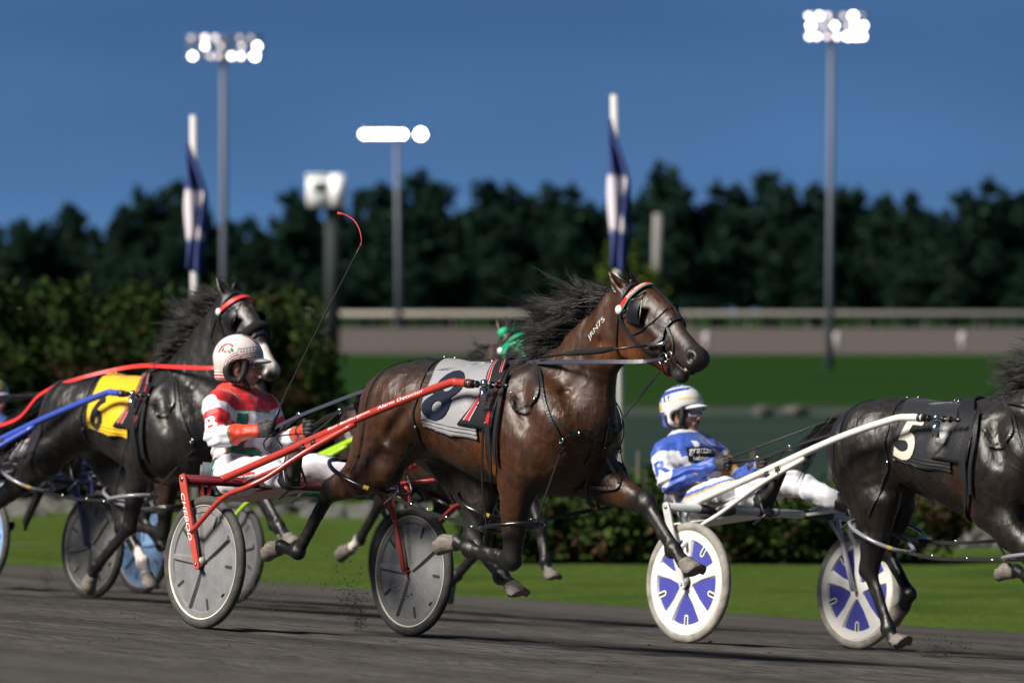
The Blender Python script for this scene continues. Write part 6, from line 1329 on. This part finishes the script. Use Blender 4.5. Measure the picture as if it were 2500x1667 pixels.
sleeve_letter('R', JDb, jB, jV, jF, M('letter_blue', (.04, .09, .42), .5), w=1.05, s=.50, out=unit(A(.42, -1, .15)), h_=.115)
trB = bvh(jV, jF)
def chest_fn(x, y, off, wd, ht):
    c = PBv(1690, 1104, -.06)+A(.10, 0, 0); sp = unit(JDb['neck']-JDb['pelvis']); o_ = c+A(0, 1, 0)*x*wd+sp*(y*ht-.0*x); d = unit(A(1, -.35, .25)); hit = trB.ray_cast(Vector(o_+d*.4), Vector(-d)); p = np.array(hit[0]) if hit[0] is not None else o_
    return p+d*off
one('chest_patch', M('patch_black', (.010, .010, .012), .5), lambda m: m.add([chest_fn(x, y, .006, .20, .095) for y in np.linspace(-.5, .5, 7) for x in np.linspace(-.5, .5, 11)], [(i*11+j, i*11+j+1, i*11+j+12, i*11+j+11) for i in range(6) for j in range(10)]), jB)
for txt, yy, hh, ww in (('grattan', .15, .52, .18), ('helmets', -.27, .32, .13)):
    V, F, sz = text2d(txt, 0, .3 if hh > .4 else 0); decal('lettering', V, F, lambda x, y: chest_fn(x/sz[0]*ww/.20, yy+y/sz[1]*hh, .009, .20, .095), lw, jB)
gn, gf = JDb['grip_n'], JDb['grip_f']; rn = thing('reins', 'black reins from the blue driver to the black horse 5', 'reins', FB, gn, group='pairs of driving reins')
dB = A(dxB, 0, 0)
rein('rein', [gn, PBv(1850, 1122, -.14), PBv(1930, 1092, -.16), PBv(2060, 1050, -.2), PBv(2200, 1000, -.15), LP(1207, 886, -.06)+dB, LP(1330, 884, -.15)+dB, LP(1450, 883, -.21)+dB, JB['bit_n']], lea, rn, .016)
rein('rein', [gf, PBv(1926, 1092, .1), PBv(2040, 1050, .18), PBv(2150, 1000, .2), LP(1207, 882, .06)+dB, LP(1400, 872, .18)+dB, JB['bit_f']], lea, rn, .016, (0, 1, .3))
rein('hand_loop', [gn+A(.03, 0, 0), PBv(1800, 1125, -.12), PBv(1850, 1121, -.14)], lea, rn, .014); rein('hand_loop', [gf, PBv(1890, 1128, .12), PBv(1926, 1092, .1)], lea, rn, .010)
one('rein_clip', M('chrome', (.85, .84, .82), .12, 1.), lambda m: [ring(m, p, .013, .004, (0, 1, .2), 10) for p in (PBv(1848, 1119, -.14), PBv(1926, 1092, .1))], rn)
t = thing('whip', 'thin black whip held out low by the blue driver', 'whip', FB, gn)
one('stock', M('whip_black', (.02, .02, .02), .5), lambda m: m.tube([gn+A(-.05, 0, -.02), PBv(1800, 1110, -.14), PBv(2027, 1025, -.12)], [.009, .007, .0035], 6), t)
one('lash', M('whip_black', (.02, .02, .02), .5), lambda m: m.tube(spline([PBv(2027, 1025, -.12), PBv(1990, 1065, -.11), PBv(1955, 1086, -.10)], 4), .003, 5), t)

def back_driver(fr, dx, label, kit, base, head_dz=0.):
    J = {k: (v.copy() if k in ('face', 'hup', 'hand_n', 'hand_f') else v+A(dx, 0, 0)) for k, v in base.items() if not k.startswith('grip')}
    return driver(fr, J, label, kit)
def plain(cc, st=None):
    def f(V, J): return np.tile(A(*cc), (len(V), 1))
    return f
def helmet_plain(cc, cc2):
    def f(L): c = np.tile(A(*cc), (len(L), 1)); c[L[:, 2] > .09] = cc2; return c
    return f
JDc = {k: v for k, v in JDb.items() if not k.startswith('grip')}
back_driver(FC, 0., 'person in white trousers driving the blue cart, only one leg in view', dict(id='C', jacket=plainj((.6, .6, .65), (.05, .12, .5)), trousers=plain((.62, .60, .62)), helmet=helmet_plain((.6, .6, .6), (.1, .15, .5)), visor=(.6, .6, .6)), JDc)
back_driver(FD, -.12, 'person behind the red driver, seated on the lime green cart', dict(id='D', jacket=plainj((.02, .10, .06), (.01, .05, .03)), trousers=plain((.62, .52, .56)), helmet=helmet_plain((.05, .05, .05), (.03, .10, .05)), visor=(.05, .05, .05)), JDc)
def jE(V, J, t):
    c = np.tile(A(.6, .6, .68), (len(V), 1)); c[t > .72] = (.05, .12, .5); c[(np.sin(V[:, 2]*40+V[:, 0]*20) > .5) & (t > .3) & (t < .6)] = (.40, .10, .12); return c
back_driver(FE, -.18, 'person in blue and white at the left edge with a yellow helmet', dict(id='E', jacket=jE, trousers=plain((.62, .58, .60)), helmet=helmet_plain((.20, .18, .10), (.22, .19, .02)), visor=(.3, .3, .4)), JDc)
rn = thing('reins', 'bright red reins over the black horse 6', 'reins', FC, (0, 0, 1.1), group='pairs of driving reins')
rc = M('rein_red', (.62, .03, .025), .4)
rein('rein', [A(-.35, -.1, 1.08), A(.3, -.18, 1.17), PC(100, 962, -.2), PC(190, 925, -.18), PC(325, 895, -.06), PC(430, 896, -.18), PC(520, 898, -.2), JC['bit_n']], rc, rn, .026)
rein('rein', [A(-.35, .1, 1.08), A(.3, .18, 1.15), PC(150, 950, .2), PC(240, 915, .18), PC(335, 893, .06), PC(440, 890, .18), JC['bit_f']], rc, rn, .022, (0, 1, .3))
rn = thing('reins', 'black reins of the dark horse in the green hood', 'reins', FD, (0, 0, 1.1), group='pairs of driving reins')
rein('rein', [A(-.45, -.1, 1.06), A(.4, -.18, 1.2), LP(1207, 886, -.06)+A(-.22, 0, .0), JD['bit_n']], lea, rn, .02); rein('rein', [A(-.45, .1, 1.06), A(.4, .18, 1.2), LP(1207, 886, .06)+A(-.22, 0, .0), JD['bit_f']], lea, rn, .02, (0, 1, .3))
